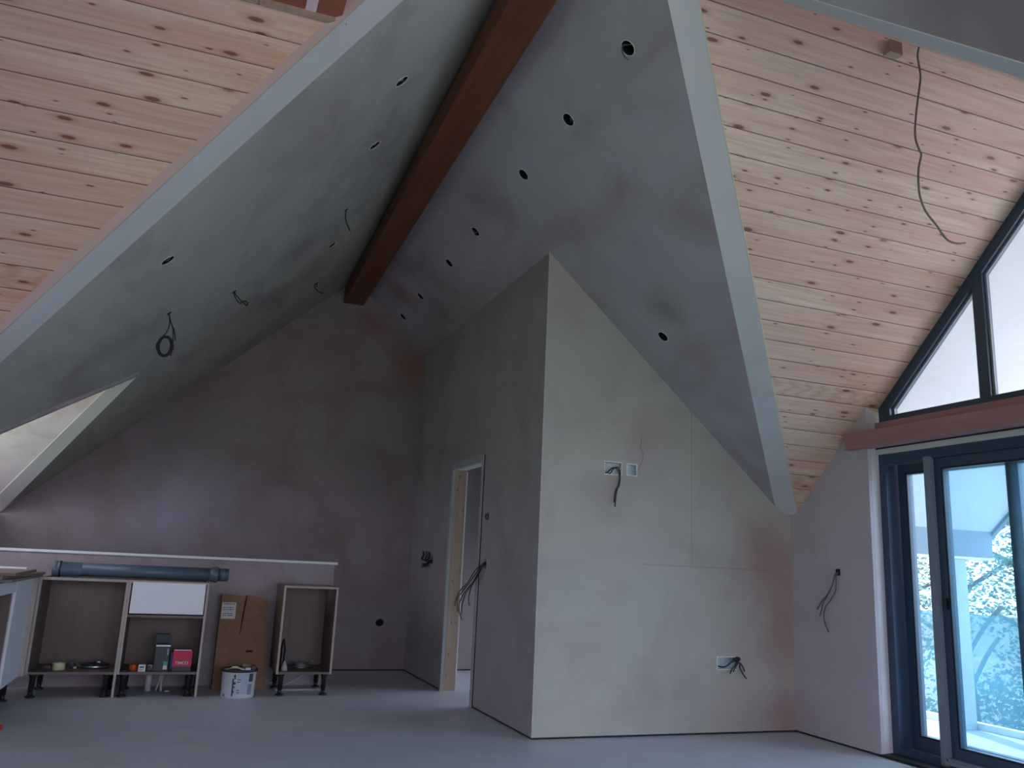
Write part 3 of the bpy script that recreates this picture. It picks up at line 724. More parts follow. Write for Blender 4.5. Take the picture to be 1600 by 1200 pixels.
# ================================================================== downlight holes
def cut_light(x, y, side, label, wire=None):
    z = zR(x) if side > 0 else zL(x, y)
    n = Vector((.8762, 0, 1)).normalized() if side > 0 else Vector((-.909, .0306, 1)).normalized()   # up into the void
    c = Vector((x, y, z))
    t = thing('downlight_hole', label, 'downlight hole', c, 'round holes cut for ceiling spotlights')
    U = Vector((n.z, 0, -n.x)).normalized(); V = n.cross(U)
    bm = bmesh.new(); seg = 24; rings = []
    for r, h in ((HR*.985, .001), (HR*.985, .05), (HR*1.4, .055), (HR*1.4, .13), (.001, .13)):
        rings.append([bm.verts.new(c+U*r*cos(2*pi*k/seg)+V*r*sin(2*pi*k/seg)+n*h) for k in range(seg)])
    for A, Cc in zip(rings, rings[1:]):
        for k in range(seg): bm.faces.new((A[k], A[(k+1) % seg], Cc[(k+1) % seg], Cc[k])).smooth = True
    link('recess', bm, M['void'], t)
    bm = bmesh.new()
    tube(bm, [c+U*(HR+.001)*cos(2*pi*k/20)+V*(HR+.001)*sin(2*pi*k/20)-n*.0005 for k in range(21)], .0022, seg=6, sub=1)
    link('cut_edge', bm, M['boxrim'], t)
    if wire:
        bm = T([c+U*a+V*b_+n*h for a, b_, h in wire], .0045, seg=6)
        link('cable_end', bm, M['cable'], t)
    return t
ordn = ['nearest the viewer', 'second from the viewer', 'third from the viewer', 'fourth from the viewer', 'fifth from the viewer', 'second from the far gable wall', 'nearest the far gable wall']
wires = {0: [(.02, -.03, .05), (-.01, .0, .02), (-.03, .02, .0), (.0, .03, -.02), (.03, .028, -.03), (.045, .03, -.02)],
         1: [(.0, .03, .06), (.02, .02, .02), (.0, -.02, .01), (.03, -.035, -.005)],
         3: [(.0, .02, .05), (.01, .0, .0), (-.02, -.02, -.02), (.03, -.01, -.03)]}
for i, (x, y) in enumerate(R_HOLES[:7]):
    cut_light(x, y, 1, 'round downlight hole right of the ridge beam, ' + ordn[i], wires.get(i))
cut_light(*R_HOLES[7], 1, 'round hole low on the purple slope above the tall front wall')
cut_light(*L_HOLES[0], -1, 'round downlight hole high on the green grey slope, nearest the viewer')
cut_light(*L_HOLES[1], -1, 'round hole high on the green grey slope between the nearest hole and a hanging wire')
cut_light(*L_HOLES[2], -1, 'small dark downlight hole high on the green grey slope, nearest the far wall')
cut_light(*L_HOLES[3], -1, 'low hole on the green grey slope with pale cable showing inside', [(-.03, -.01, .03), (.0, .0, .0), (.02, .01, .02), (.0, .02, .05)])

# ================================================================== loose cables
def cable(pts, r, m, label, name='electrical_cable'):
    o = tag(link(name, T(pts, r), m), label, 'cable'); return o
cable([(3.332, 2.945, 3.925), (3.328, 2.950, 3.90), (3.328, 2.955, 3.87), (3.326, 2.95, 3.83), (3.333, 2.95, 3.752), (3.318, 2.95, 3.673), (3.284, 2.95, 3.515), (3.269, 2.95, 3.384), (3.29, 2.95, 3.316), (3.301, 2.95, 3.29), (3.277, 2.95, 3.206),
       (3.27, 2.95, 3.115), (3.277, 2.95, 3.046), (3.31, 2.95, 2.976), (3.382, 2.95, 2.91), (3.405, 2.95, 2.88), (3.446, 2.95, 2.849), (3.506, 2.95, 2.843), (3.565, 2.95, 2.856)], .0052, M['cable_pale'],
      'long grey cable hanging in a curve from the top of the right pine boards')
def slope_hole(x, y, r=.018):
    """small dark plug where a cable leaves the left slope"""
    n = Vector((.909, -.0306, -1)).normalized(); c = LLp(x, y)
    bm = bmesh.new(); q = n.to_track_quat('Z', 'Y').to_matrix().to_4x4(); q.translation = c+n*.001
    bmesh.ops.create_cone(bm, cap_ends=True, segments=14, radius1=r, radius2=r*.8, depth=.004, matrix=q)
    return bm
def drop(base, strands, label, r=.0045, m=M['cable_dark'], hole=.02):
    t = thing('ceiling_cable', label, 'cable', base)
    link('entry_hole', slope_hole(base[0], base[1], hole), M['void'], t)
    for s in strands: link('strand', T(s, r, seg=6), m, t)
    return t
drop(tuple(LLp(.857, 6.117)), [[(.857, 6.11, 3.765), (.853, 6.087, 3.745), (.851, 6.087, 3.716), (.858, 6.087, 3.669), (.874, 6.087, 3.63), (.897, 6.087, 3.588)]],
     'single dark wire end curving down from the upper green grey slope')
drop(tuple(LLp(.122, 6.479)), [[(.121, 6.475, 3.085), (.138, 6.459, 3.057), (.164, 6.459, 3.031), (.185, 6.459, 3.014), (.213, 6.455, 3.018), (.229, 6.45, 3.0), (.221, 6.45, 2.983), (.201, 6.452, 3.001), (.185, 6.459, 3.014)],
     [(.121, 6.475, 3.083), (.128, 6.459, 3.05), (.140, 6.459, 3.028), (.160, 6.457, 3.004), (.177, 6.455, 2.995), (.182, 6.457, 3.008)]],
     'short dark wire folded into a small loop on the green grey slope')
drop(tuple(LLp(.900, 7.972)), [[(.905, 7.965, 3.747), (.885, 7.95, 3.735), (.877, 7.94, 3.705), (.899, 7.93, 3.67), (.919, 7.92, 3.653), (.944, 7.92, 3.644), (.969, 7.92, 3.645)], [(.90, 7.96, 3.745), (.898, 7.94, 3.72), (.90, 7.93, 3.70)]],
     'curled dark wire beside the far end of the ridge beam')
# coiled cable
cx, cy, cz = -.288, 5.985, 2.483
coil = []
for k in range(4):
    a0 = k*.9
    coil.append([(cx+(.036+.006*k)*cos(a0+q*pi/7), cy+.010*sin(q*1.3+k)+.004*k, cz+(.060+.007*(k % 3))*sin(a0+q*pi/7)) for q in range(15)])
drop(tuple(LLp(-.292, 6.020)), [[(-.292, 6.015, 2.72), (-.278, 5.993, 2.672), (-.254, 5.99, 2.616), (-.245, 5.985, 2.56), (-.241, 5.985, 2.49), (-.243, 5.985, 2.42)],
     [(-.290, 6.01, 2.715), (-.278, 5.99, 2.64), (-.29, 5.985, 2.58), (-.315, 5.985, 2.54)], [(-.25, 5.988, 2.62), (-.235, 5.985, 2.57), (-.228, 5.985, 2.53)]]+coil,
     'dark cable with a hanging coil on the lower green grey slope', .0042)

# back boxes
def back_box(x0, x1, z0, z1, label, depth=.035):
    t = thing('socket_back_box', label, 'socket box', ((x0+x1)/2, YF, z0))
    bm = bmesh.new()
    box(bm, x0, x1, YF+depth-.002, YF+depth, z0, z1)
    for a in ((x0, x0+.003, z0, z1), (x1-.003, x1, z0, z1), (x0, x1, z0, z0+.003), (x0, x1, z1-.003, z1)):
        box(bm, a[0], a[1], YF+.001, YF+depth, a[2], a[3])
    link('box_body', bm, M['galv'], t)
    bm = bmesh.new(); w = .0055
    for a in ((x0-w, x0+.002, z0-w, z1+w), (x1-.002, x1+w, z0-w, z1+w), (x0, x1, z0-w, z0+.002), (x0, x1, z1-.002, z1+w)):
        box(bm, a[0], a[1], YF-.0025, YF+.002, a[2], a[3], .0008)
    link('rim', bm, M['boxrim'], t)
    for sx in (x0+.004, x1-.012):
        link('screw_lug', B(sx, sx+.008, YF+.003, YF+.008, (z0+z1)/2-.006, (z0+z1)/2+.006, .001), M['galv'], t)
    return t
back_box(2.813, 2.953, 1.823, 1.913, 'double metal back box high on the tall front wall, with a black cable')
back_box(3.000, 3.082, 1.828, 1.910, 'single square back box high on the tall front wall, empty')
back_box(3.782, 3.955, .453, .538, 'double back box low on the tall front wall with cable ends')
def bundle(name, label, base, strands, r, m):
    t = thing(name, label, 'cable', base)
    for s in strands: link('cable', T(s, r, seg=8), m, t)
    return t
bundle('cable_pair', 'pair of black cables hanging from the upper double back box', (2.85, YF, 1.83),
       [[(2.845, 5.505, 1.826), (2.854, 5.46, 1.829), (2.869, 5.45, 1.858), (2.901, 5.445, 1.875), (2.922, 5.445, 1.848), (2.928, 5.45, 1.811), (2.924, 5.45, 1.75), (2.904, 5.45, 1.706), (2.895, 5.45, 1.649), (2.891, 5.45, 1.584)],
        [(2.83, 5.505, 1.83), (2.835, 5.465, 1.835), (2.848, 5.455, 1.852), (2.869, 5.45, 1.868), (2.896, 5.445, 1.863), (2.918, 5.445, 1.82), (2.914, 5.45, 1.748), (2.889, 5.45, 1.69), (2.882, 5.45, 1.616)]], .0048, M['cable_dark'])
cable([(3.121, 5.476, 2.119), (3.111, 5.475, 2.04), (3.134, 5.475, 1.994), (3.124, 5.475, 1.935), (3.09, 5.475, 1.87)], .0016, M['cable_pale'], 'thin fine wire above the single back box', 'fine_wire')
bundle('cable_cluster', 'cluster of dark cable ends at the low double back box', (3.9, YF, .45),
       [[(3.80, 5.50, .472), (3.812, 5.46, .470), (3.84, 5.45, .477), (3.88, 5.44, .508), (3.925, 5.44, .527), (3.948, 5.44, .535)],
        [(3.945, 5.50, .53), (3.93, 5.44, .527), (3.912, 5.44, .49), (3.885, 5.44, .459), (3.866, 5.44, .425)],
        [(3.95, 5.50, .525), (3.936, 5.435, .527), (3.925, 5.43, .499), (3.902, 5.43, .468), (3.885, 5.43, .440)],
        [(3.95, 5.50, .52), (3.945, 5.44, .503), (3.962, 5.44, .495), (3.982, 5.44, .468), (3.993, 5.44, .44)],
        [(3.95, 5.50, .51), (3.950, 5.44, .500), (3.953, 5.44, .468), (3.975, 5.44, .431), (4.009, 5.44, .39)],
        [(3.94, 5.505, .535), (3.948, 5.45, .538), (3.953, 5.44, .528), (3.940, 5.44, .515)]], .0052, M['cable_dark'])
t = bundle('wall_cables', 'three grey cables hanging out of the narrow wall beside the doors', (XR, 4.96, 1.17),
       [[(4.478, 4.966, 1.19), (4.455, 4.968, 1.173), (4.45, 4.988, 1.127), (4.45, 5.01, 1.085), (4.455, 5.067, 1.023), (4.455, 5.116, .984), (4.455, 5.145, .95), (4.455, 5.174, .916)],
        [(4.478, 4.975, 1.19), (4.455, 4.976, 1.173), (4.45, 4.992, 1.118), (4.45, 5.025, 1.062), (4.455, 5.081, 1.0), (4.455, 5.11, .966), (4.455, 5.126, .919), (4.455, 5.148, .872)],
        [(4.478, 4.958, 1.19), (4.455, 4.96, 1.173), (4.45, 4.963, 1.11), (4.455, 4.979, 1.055), (4.455, 5.028, .993), (4.455, 5.084, .94), (4.455, 5.1, .898), (4.455, 5.105, .857), (4.455, 5.091, .812), (4.455, 5.06, .761)]], .0042, M['cable'])
link('wall_hole', B(4.472, 4.4795, 4.948, 4.986, 1.168, 1.215), M['void'], t)
fx = 2.285
t = bundle('cable_fan', 'fan of dark cables spilling across the doorway edge', (XB, 6.59, 1.14),
       [[(2.325, 6.59, 1.14), (2.285, 6.575, 1.135), (2.27, 6.72, 1.078), (2.265, 6.89, .973), (2.265, 7.039, .92), (2.265, 7.171, .844), (2.265, 7.212, .766)],
        [(2.325, 6.585, 1.145), (2.285, 6.57, 1.14), (2.27, 6.717, 1.046), (2.265, 6.855, .969), (2.265, 7.033, .888), (2.265, 7.149, .824), (2.265, 7.111, .724)],
        [(2.325, 6.58, 1.14), (2.285, 6.57, 1.13), (2.27, 6.652, 1.053), (2.265, 6.816, .939), (2.265, 6.926, .882), (2.265, 6.997, .789), (2.265, 7.0, .71)],
        [(2.325, 6.585, 1.13), (2.285, 6.57, 1.125), (2.265, 6.63, 1.033), (2.255, 6.769, .962), (2.255, 6.911, .899), (2.255, 7.037, .813), (2.255, 7.04, .733), (2.255, 6.957, .671)],
        [(2.325, 6.58, 1.125), (2.285, 6.565, 1.12), (2.265, 6.633, 1.038), (2.26, 6.765, .941), (2.26, 6.817, .851), (2.26, 6.79, .795)]], .0045, M['cable_dark'])
link('wall_hole', B(XB+.045, XB+.052, 6.55, 6.63, 1.08, 1.2), M['void'], t)
t = thing('cable_stub', 'small ring of cable in a round hole right of the doorway', 'cable', (XB, 6.585, 1.52))
link('cable', T([(XB-.008, 6.585+.036*cos(a*pi/6), 1.52+.020*sin(a*pi/6)) for a in range(13)], .0045, seg=6), M['cable_dark'], t)
link('wall_hole', B(XB+.045, XB+.052, 6.54, 6.63, 1.47, 1.57), M['void'], t)
random.seed(5)
t = thing('cable_tangle', 'black tangle of many cable ends in the dark side wall near the far corner', 'cable', (XB, 8.25, 1.15))
link('wall_hole', B(XB+.045, XB+.052, 8.16, 8.35, 1.11, 1.2), M['void'], t)
for k in range(10):
    y0 = 8.19+.014*k; a = 8.45-.05*k+random.uniform(-.03, .03)
    if k < 6:
        s = [(XB+.03, y0, 1.155), (XB-.015, y0+.02, 1.14), (XB-.035, a, 1.15+random.uniform(-.02, .02)), (XB-.03, a-.03, 1.20), (XB-.03, a-.01, 1.232+random.uniform(-.01, .01))]
    else:
        s = [(XB+.03, y0, 1.15), (XB-.02, y0, 1.12), (XB-.04, y0+random.uniform(-.1, .15), 1.10+random.uniform(-.02, .02)), (XB-.03, y0+random.uniform(0, .2), 1.085+random.uniform(-.015, .02))]
    link('cable', T(s, .0065, seg=6), M['cable_dark'], t)
t = thing('cable_outlet', 'small dark cable hole low on the far gable wall', 'cable', (2.02, YB, .484))
link('wall_hole', B(1.97, 2.07, YB+.027, YB+.034, .44, .53), M['void'], t)
link('cable', T([(2.02, YB+.02, .49), (2.015, YB-.01, .485), (2.03, YB-.02, .47), (2.045, YB-.01, .463)], .006, seg=6), M['cable_dark'], t)

# ================================================================== kitchen base units
YC, YCB = 7.41, 7.97
def leg_bm(x, y, h=.158):
    bm = bmesh.new()
    lathe(bm, (x, y, 0), [(.0, .0), (.034, .0), (.036, .006), (.034, .012), (.018, .016), (.017, .05), (.021, .052), (.021, h-.03), (.033, h-.006), (.033, h), (0, h)], 16)
    return bm
def unit(name, label, x0, x1, left_floor=False, right_floor=False, drawer=False, ztop=.885, zbot=.172, depth=(YC, YCB)):
    y0, y1 = depth
    t = thing(name, label, 'kitchen unit', ((x0+x1)/2, (y0+y1)/2, 0), 'carcasses of the kitchen run')
    th = .018
    for xa_, full in ((x0, left_floor), (x1-th, right_floor)):
        p = link('side_panel', B(xa_, xa_+th, y0+.003, y1, 0.001 if full else zbot, ztop, .001), M['elm'], t)
        link('front_edge', B(xa_, xa_+th, y0, y0+.003, 0.001 if full else zbot, ztop), M['elm_edge'], p)
    b = link('bottom_panel', B(x0+th, x1-th, y0+.003, y1, zbot, zbot+th), M['elm'], t)
    link('front_edge', B(x0+th, x1-th, y0, y0+.003, zbot, zbot+th), M['elm'], b)
    link('back_panel', B(x0+th, x1-th, y1-.03, y1-.022, zbot+th, ztop), M['elm'], t)
    link('top_rail', B(x0+th, x1-th, y0, y0+.09, ztop-th, ztop), M['elm_edge'], t)
    link('top_rail', B(x0+th, x1-th, y1-.11, y1-.03, ztop-th, ztop), M['elm'], t)
    lx = [(x0+.05+(.02 if left_floor else 0)), x1-.05-(.02 if right_floor else 0)]
    for xx in lx:
        for yy in (y0+.06, y1-.08): link('leg', leg_bm(xx, yy, zbot), M['black'], t)
    if drawer:
        link('drawer_front', B(x0+th+.010, x1-th-.008, y0-.004, y0+.014, .632, ztop-.012, .0015), M['white_front'], t)['label'] = 'white drawer front'
        link('drawer_rail', B(x0+th, x1-th, y0, y0+.09, .603, .603+th), M['elm'], t)
    return t
unit('base_unit', 'wide open brown carcass in the corner, left of the unit with the white drawer', -1.005, -.377, right_floor=True)
unit('base_unit', 'open carcass with a white drawer front and long side panel', -.377+.001, .226, right_floor=True, drawer=True)
unit('base_unit', 'narrow open carcass standing alone on black legs at the end of the low wall', .822, 1.277)
# left run: cabinet with its white blank panel, and a drawer unit
t = thing('base_unit', 'unit on the left run with a pale blue white end panel', 'kitchen unit', (-1.3, 7.1, 0), 'carcasses of the kitchen run')
link('carcass', B(-1.60, -1.060, 6.72, 7.405, .165, .875, .002), M['elm'], t)
link('end_panel', B(-1.058, -1.040, 6.705, 7.405, .165, .885, .002), M['white_front'], t)['label'] = 'white blank panel'
link('filler_post', B(-1.040, -1.006, 7.36, 7.409, .165, .885, .001), M['elm_edge'], t)
for xx, yy in ((-1.11, 6.8), (-1.11, 7.3), (-1.52, 6.8), (-1.52, 7.3)): link('leg', leg_bm(xx, yy, .165), M['black'], t)
t = thing('base_unit', 'unit cut by the left edge of the view with a white drawer front', 'kitchen unit', (-1.3, 6.4, 0), 'carcasses of the kitchen run')
for yy in (6.10, 6.682): link('side_panel', B(-1.60, -1.06, yy, yy+.018, .165, .885, .001), M['elm'], t)
for yy in (6.10, 6.682): link('front_edge', B(-1.06, -1.057, yy, yy+.018, .165, .885), M['elm_edge'], t)
link('bottom_panel', B(-1.60, -1.057, 6.118, 6.682, .165, .183), M['elm'], t)
link('back_panel', B(-1.60, -1.592, 6.118, 6.682, .183, .885), M['elm'], t)
link('top_panel', B(-1.60, -1.057, 6.118, 6.682, .867, .885), M['elm'], t)
link('drawer_front', B(-1.058, -1.042, 6.108, 6.692, .80, .878, .0015), M['white_front'], t)['label'] = 'white drawer front'
for xx, yy in ((-1.11, 6.18), (-1.11, 6.62), (-1.52, 6.18), (-1.52, 6.62)): link('leg', leg_bm(xx, yy, .165), M['black'], t)

# planks laid on the left run
labels = ['lowest dark plank lying on the left run of units', 'middle dark plank lying on the left run of units', 'top dark plank lying on the left run of units']
for i, (x0, x1, y0, y1, a) in enumerate(((-1.50, -.985, 6.05, 7.50, .02), (-1.46, -.995, 6.0, 7.42, -.03), (-1.42, -1.0, 6.1, 7.36, .05))):
    z0 = .887+i*.0195
    rot = Matrix.Rotation(a, 3, 'Z')
    tag(link('timber_plank', B(x0, x1, y0, y1, z0, z0+.018, .002, rot), M['plank']), labels[i], 'plank', 'planks stacked on the left run')
tag(link('white_strip', B(-1.45, -1.06, 7.12, 7.17, .9465, .960, .001, Matrix.Rotation(-.06, 3, 'Z')), M['board_cap']), 'pale thin strip lying on top of the dark planks', 'strip')

# soil pipe lying along the unit tops
t = thing('plastic_pipe', 'long blue grey plastic pipe lying along the unit tops', 'pipe', (-.28, 7.55, .886))
R0 = .052; zc_ = .886+.062
bm = bmesh.new(); lathe(bm, (-.86, 7.55, zc_), [(R0-.004, 0), (R0, 0), (R0, 1.16), (R0-.004, 1.16), (R0-.004, 0)], 32, 'X'); link('pipe_body', bm, M['pipe'], t)
bm = bmesh.new(); lathe(bm, (-.945, 7.55, zc_), [(.047, .0), (.058, .0), (.062, .006), (.062, .03), (.056, .034), (.062, .038), (.062, .05), (.056, .055), (.055, .20), (.050, .21)], 32, 'X'); link('socket_end', bm, M['pipe'], t)
bm = bmesh.new(); lathe(bm, (-.900, 7.55, zc_), [(.0595, 0), (.064, .003), (.064, .012), (.0595, .015)], 32, 'X'); link('seal_ring', bm, M['black'], t)
bm = bmesh.new(); lathe(bm, (.225, 7.55, zc_), [(.052, 0), (.057, .004), (.062, .03), (.064, .034), (.064, .058), (.060, .062)], 32, 'X'); link('collar', bm, M['pipe'], t)
bm = bmesh.new(); lathe(bm, (.285, 7.55, zc_), [(.0, .0), (.052, .0), (.052, .085), (.048, .085), (.048, .004), (0, .004)], 32, 'X'); link('spigot', bm, M['pipe'], t)

# things on the shelves
ZS = .1905
def tape(name, label, x, y, ro, ri, h, m, cat='tape roll', z=ZS):
    bm = bmesh.new(); lathe(bm, (x, y, z), [(ri, 0), (ro-.002, 0), (ro, .002), (ro, h-.002), (ro-.002, h), (ri, h), (ri, 0)], 28)
    return tag(link(name, bm, m), label, cat)
tape('tape_roll', 'cream tape roll on the floor of the corner carcass', -.80, 7.56, .044, .026, .052, M['cream'])
tag(link('black_wedge', B(-.905, -.855, 7.56, 7.62, ZS, ZS+.028, .006), M['black']), 'small black piece left of the cream tape roll', 'offcut')
t = thing('rubber_offcuts', 'heap of black rubbery scraps right of the cream tape roll', 'offcut', (-.70, 7.66, ZS))
random.seed(2)
for k in range(4):
    x, y = -.74+.022*k, 7.64+random.uniform(-.02, .03)
    link('scrap', B(x, x+.03, y, y+.025, ZS, ZS+random.uniform(.018, .045), .005), M['black'], t)
tag(link('pale_pebble', T([(-.700, 7.60, ZS+.008), (-.690, 7.60, ZS+.009), (-.68, 7.60, ZS+.008)], .008), M['cream']), 'tiny cream lump in front of the black scraps', 'offcut')
t = thing('steel_tape_reel', 'flat dark steel reel on the right of the corner carcass', 'reel', (-.555, 7.68, ZS))
bm = bmesh.new(); lathe(bm, (-.555, 7.68, ZS), [(0, 0), (.095, 0), (.105, .008), (.105, .022), (.098, .03), (.055, .032), (.05, .026), (0, .026)], 32); link('reel_body', bm, M['black'], t)
bm = bmesh.new(); lathe(bm, (-.555, 7.68, ZS), [(.1055, .008), (.1068, .012), (.1068, .020), (.1055, .023)], 32); link('rim', bm, M['steel'], t)
bm = bmesh.new(); lathe(bm, (-.53, 7.70, ZS+.032), [(0, 0), (.03, 0), (.028, .018), (.02, .02), (0, .02)], 20); link('hub', bm, M['steel'], t)
tape('tape_roll', 'bright orange roll below the white drawer', -.268, 7.53, .031, .015, .045, M['orange'])
tag(link('black_offcut', B(-.345, -.300, 7.45, 7.54, ZS, ZS+.006, .002), M['black']), 'thin black scrap left of the orange roll', 'offcut')
t = thing('small_carton', 'tiny white printed carton right of the orange roll', 'box', (-.200, 7.46, ZS))
link('carton', B(-.228, -.176, 7.44, 7.475, ZS, ZS+.052, .001), M['paper'], t)
link('print', B(-.219, -.188, 7.4385, 7.4402, ZS+.028, ZS+.038), M['ink'], t)
link('print', B(-.219, -.192, 7.4385, 7.4402, ZS+.012, ZS+.016), M['ink'], t)
t = thing('dark_tin', 'small black tin with a pale swirl beside the white carton', 'box', (-.143, 7.50, ZS))
link('tin', B(-.168, -.120, 7.485, 7.52, ZS, ZS+.05, .004), M['black'], t)
link('swirl', T([(-.162, 7.4835, ZS+.040), (-.148, 7.4835, ZS+.044), (-.134, 7.4835, ZS+.040), (-.138, 7.4835, ZS+.030), (-.130, 7.4835, ZS+.024)], .0016, seg=6), M['paper'], t)
t = thing('tall_carton', 'tall slate blue carton with a pale label in the drawer unit', 'box', (-.067, 7.51, ZS))
link('carton', B(-.118, -.012, 7.475, 7.55, ZS, ZS+.205, .0015), M['darkcarton'], t)
link('lid_edge', B(-.119, -.011, 7.473, 7.476, ZS+.188, ZS+.196), M['steel'], t)
link('label_patch', B(-.050, -.020, 7.4735, 7.4755, ZS+.012, ZS+.042), M['paper'], t)
link('label_patch', B(-.050, -.020, 7.4735, 7.4755, ZS+.042, ZS+.072), M['green'], t)
link('side_print', B(-.030, -.022, 7.4735, 7.4755, ZS+.12, ZS+.17), M['tub_blue'], t)
tag(link('back_carton', B(-.128, -.030, 7.60, 7.68, ZS, ZS+.27, .002), M['darkcarton']), 'dim upright carton behind the tall slate carton', 'box')
tag(link('blue_clip', B(-.004, .022, 7.55, 7.575, ZS+.0, ZS+.135, .006), M['blue']), 'blue plastic piece between the slate carton and the red carton', 'offcut')
t = thing('red_carton', 'red carton with white lettering on the right of the drawer unit', 'box', (.088, 7.52, ZS))
link('base_band', B(.018, .158, 7.468, 7.57, ZS, ZS+.036, .001), M['darkcarton'], t)
cb_ = link('carton', B(.016, .160, 7.466, 7.572, ZS+.036, ZS+.158, .0015), M['red'], t)
link('lid_edge', B(.018, .150, 7.468, 7.570, ZS+.158, ZS+.163, .001), M['steel'], t)
def lettering(txt, loc, size, m, parent, rotz=0, ext=.0006, width=None, label=None):
    cu = bpy.data.curves.new('lettering', 'FONT'); cu.body = txt; cu.size = size; cu.extrude = ext; cu.align_x = 'CENTER'; cu.align_y = 'CENTER'; cu.offset = size*.018
    tmp = bpy.data.objects.new('tmp_text', cu); COL.objects.link(tmp)
    dg = bpy.context.evaluated_depsgraph_get(); me = bpy.data.meshes.new_from_object(tmp.evaluated_get(dg))
    bpy.data.objects.remove(tmp)
    me.materials.clear(); me.materials.append(m)
    xs = [v.co.x for v in me.vertices]
    sx = (width/(max(xs)-min(xs))) if width else 1
    R_ = Matrix.Rotation(rotz, 4, 'Z') @ Matrix.Rotation(pi/2, 4, 'X')
    b = base_of(parent)
    for v in me.vertices: v.co = Vector(loc)-b+(R_ @ Vector((v.co.x*sx, v.co.y, v.co.z)))
    o = bpy.data.objects.new('lettering', me); COL.objects.link(o); o.parent = parent
    if label: o['label'] = label
    return o
lettering('TIMCO', (.086, 7.4652, ZS+.062), .032, M['paper'], t, width=.100, label='white capital lettering')
# narrow carcass contents
t = thing('wire_coil', 'dull coil of wire on the floor of the narrow carcass', 'coil', (1.06, 7.72, ZS))
for k in range(4):
    link('wire_turn', T([(1.06+(.075-.004*k)*cos(q*pi/8), 7.72+(.075-.004*k)*sin(q*pi/8), ZS+.006+.009*k) for q in range(17)], .004, seg=6, sub=2), M['cable_pale'] if k % 2 else M['steel'], t)
tag(link('metal_bracket', T([(1.12, 7.70, ZS+.03), (1.14, 7.68, ZS+.055), (1.16, 7.68, ZS+.06)], .004, seg=6), M['steel']), 'bent metal piece on the wire coil', 'bracket')
tag(link('dark_cloth', lathe(bmesh.new(), (.882, 7.60, ZS), [(0, 0), (.038, 0), (.03, .05), (.018, .10), (.025, .15), (.01, .24), (0, .25)], 12), M['black']), 'dark upright rag in the left corner of the narrow carcass', 'cloth')
tag(link('pale_cloth', lathe(bmesh.new(), (.895, 7.50, ZS), [(0, 0), (.028, 0), (.026, .03), (.010, .07), (0, .085)], 10), M['pvc']), 'small pale crumpled rag in the left corner of the narrow carcass', 'cloth')

# under the units
t = tag(link('waste_pipe', T([(-.148, 7.72, .006), (-.146, 7.72, .168)], .026, seg=18, sub=1), M['pvc']), 'short pale pipe standing under the drawer unit', 'pipe')
tag(link('plastic_rod', T([(-.085, 7.72, .006), (-.062, 7.70, .10), (-.055, 7.69, .165)], .006, seg=8), M['pvc']), 'thin pale rod leaning under the drawer unit, left one', 'rod')
tag(link('plastic_rod', T([(-.045, 7.70, .007), (-.048, 7.70, .09), (-.040, 7.68, .150)], .009, seg=8), M['pvc']), 'thicker pale rod leaning under the drawer unit, right one', 'rod')
tag(link('rubble_chip', B(-.015, .02, 7.70, 7.72, .001, .010, .003), M['pvc']), 'small pale chip on the floor under the drawer unit', 'chip')
tag(link('thin_rod', T([(.92, 7.80, .02), (1.07, 7.85, .085), (1.12, 7.86, .125)], .004, seg=6), M['pvc']), 'thin rod leaning under the narrow carcass', 'rod')
tag(link('floor_board', B(.86, 1.25, 7.70, 7.80, .001, .016, .002), M['lining']), 'grey strip of board on the floor under the narrow carcass', 'board')

# cardboard box with two upright flaps
t = thing('cardboard_box', 'tall brown cardboard box leaning by the low wall', 'box', (.57, 7.88, 0))
bm = bmesh.new()
prism(bm, [(.350, 7.80, 0), (.790, 7.80, 0), (.790, 7.99, 0), (.350, 7.99, 0)], [(.352, 7.84, .45), (.755, 7.84, .45), (.755, 8.00, .45), (.352, 8.00, .45)])
link('box_body', bm, M['cardboard'], t)
bm = bmesh.new(); prism(bm, [(.352, 7.838, .45), (.530, 7.838, .45), (.530, 7.99, .45), (.352, 7.99, .45)], [(.352, 7.862, .782), (.548, 7.858, .768), (.548, 7.99, .765), (.352, 7.99, .775)]); link('flap', bm, M['cardboard'], t)
bm = bmesh.new(); prism(bm, [(.535, 7.845, .45), (.755, 7.845, .45), (.755, 7.99, .45), (.535, 7.99, .45)], [(.566, 7.875, .775), (.740, 7.880, .752), (.740, 7.99, .748), (.566, 7.99, .768)]); link('flap', bm, M['cardboard'], t)
link('hand_slot', B(.600, .655, 7.818, 7.826, .302, .318, .002), M['void'], t)
lb = link('label_sheet', B(.362, .478, 7.848, 7.8505, .575, .712, 0, Matrix.Rotation(-.07, 3, 'X')), M['paper'], t); lb['label'] = 'white printed shipping label'
random.seed(9)
bm = bmesh.new()
for r in range(7):
    zz = .60+.016*r
    if r in (2, 5): continue
    x = .372
    while x < .462:
        w = random.uniform(.006, .02); box(bm, x, min(x+w, .466), 7.8440-.0010*r*0, 7.8475, zz, zz+.006, 0, 0); x += w+random.uniform(.003, .01)
for v in bm.verts:
    v.co.y = 7.8475+(v.co.z-.643)*.07-(.0012 if v.co.y < 7.846 else 0)
link('label_print', bm, M['ink'], lb)

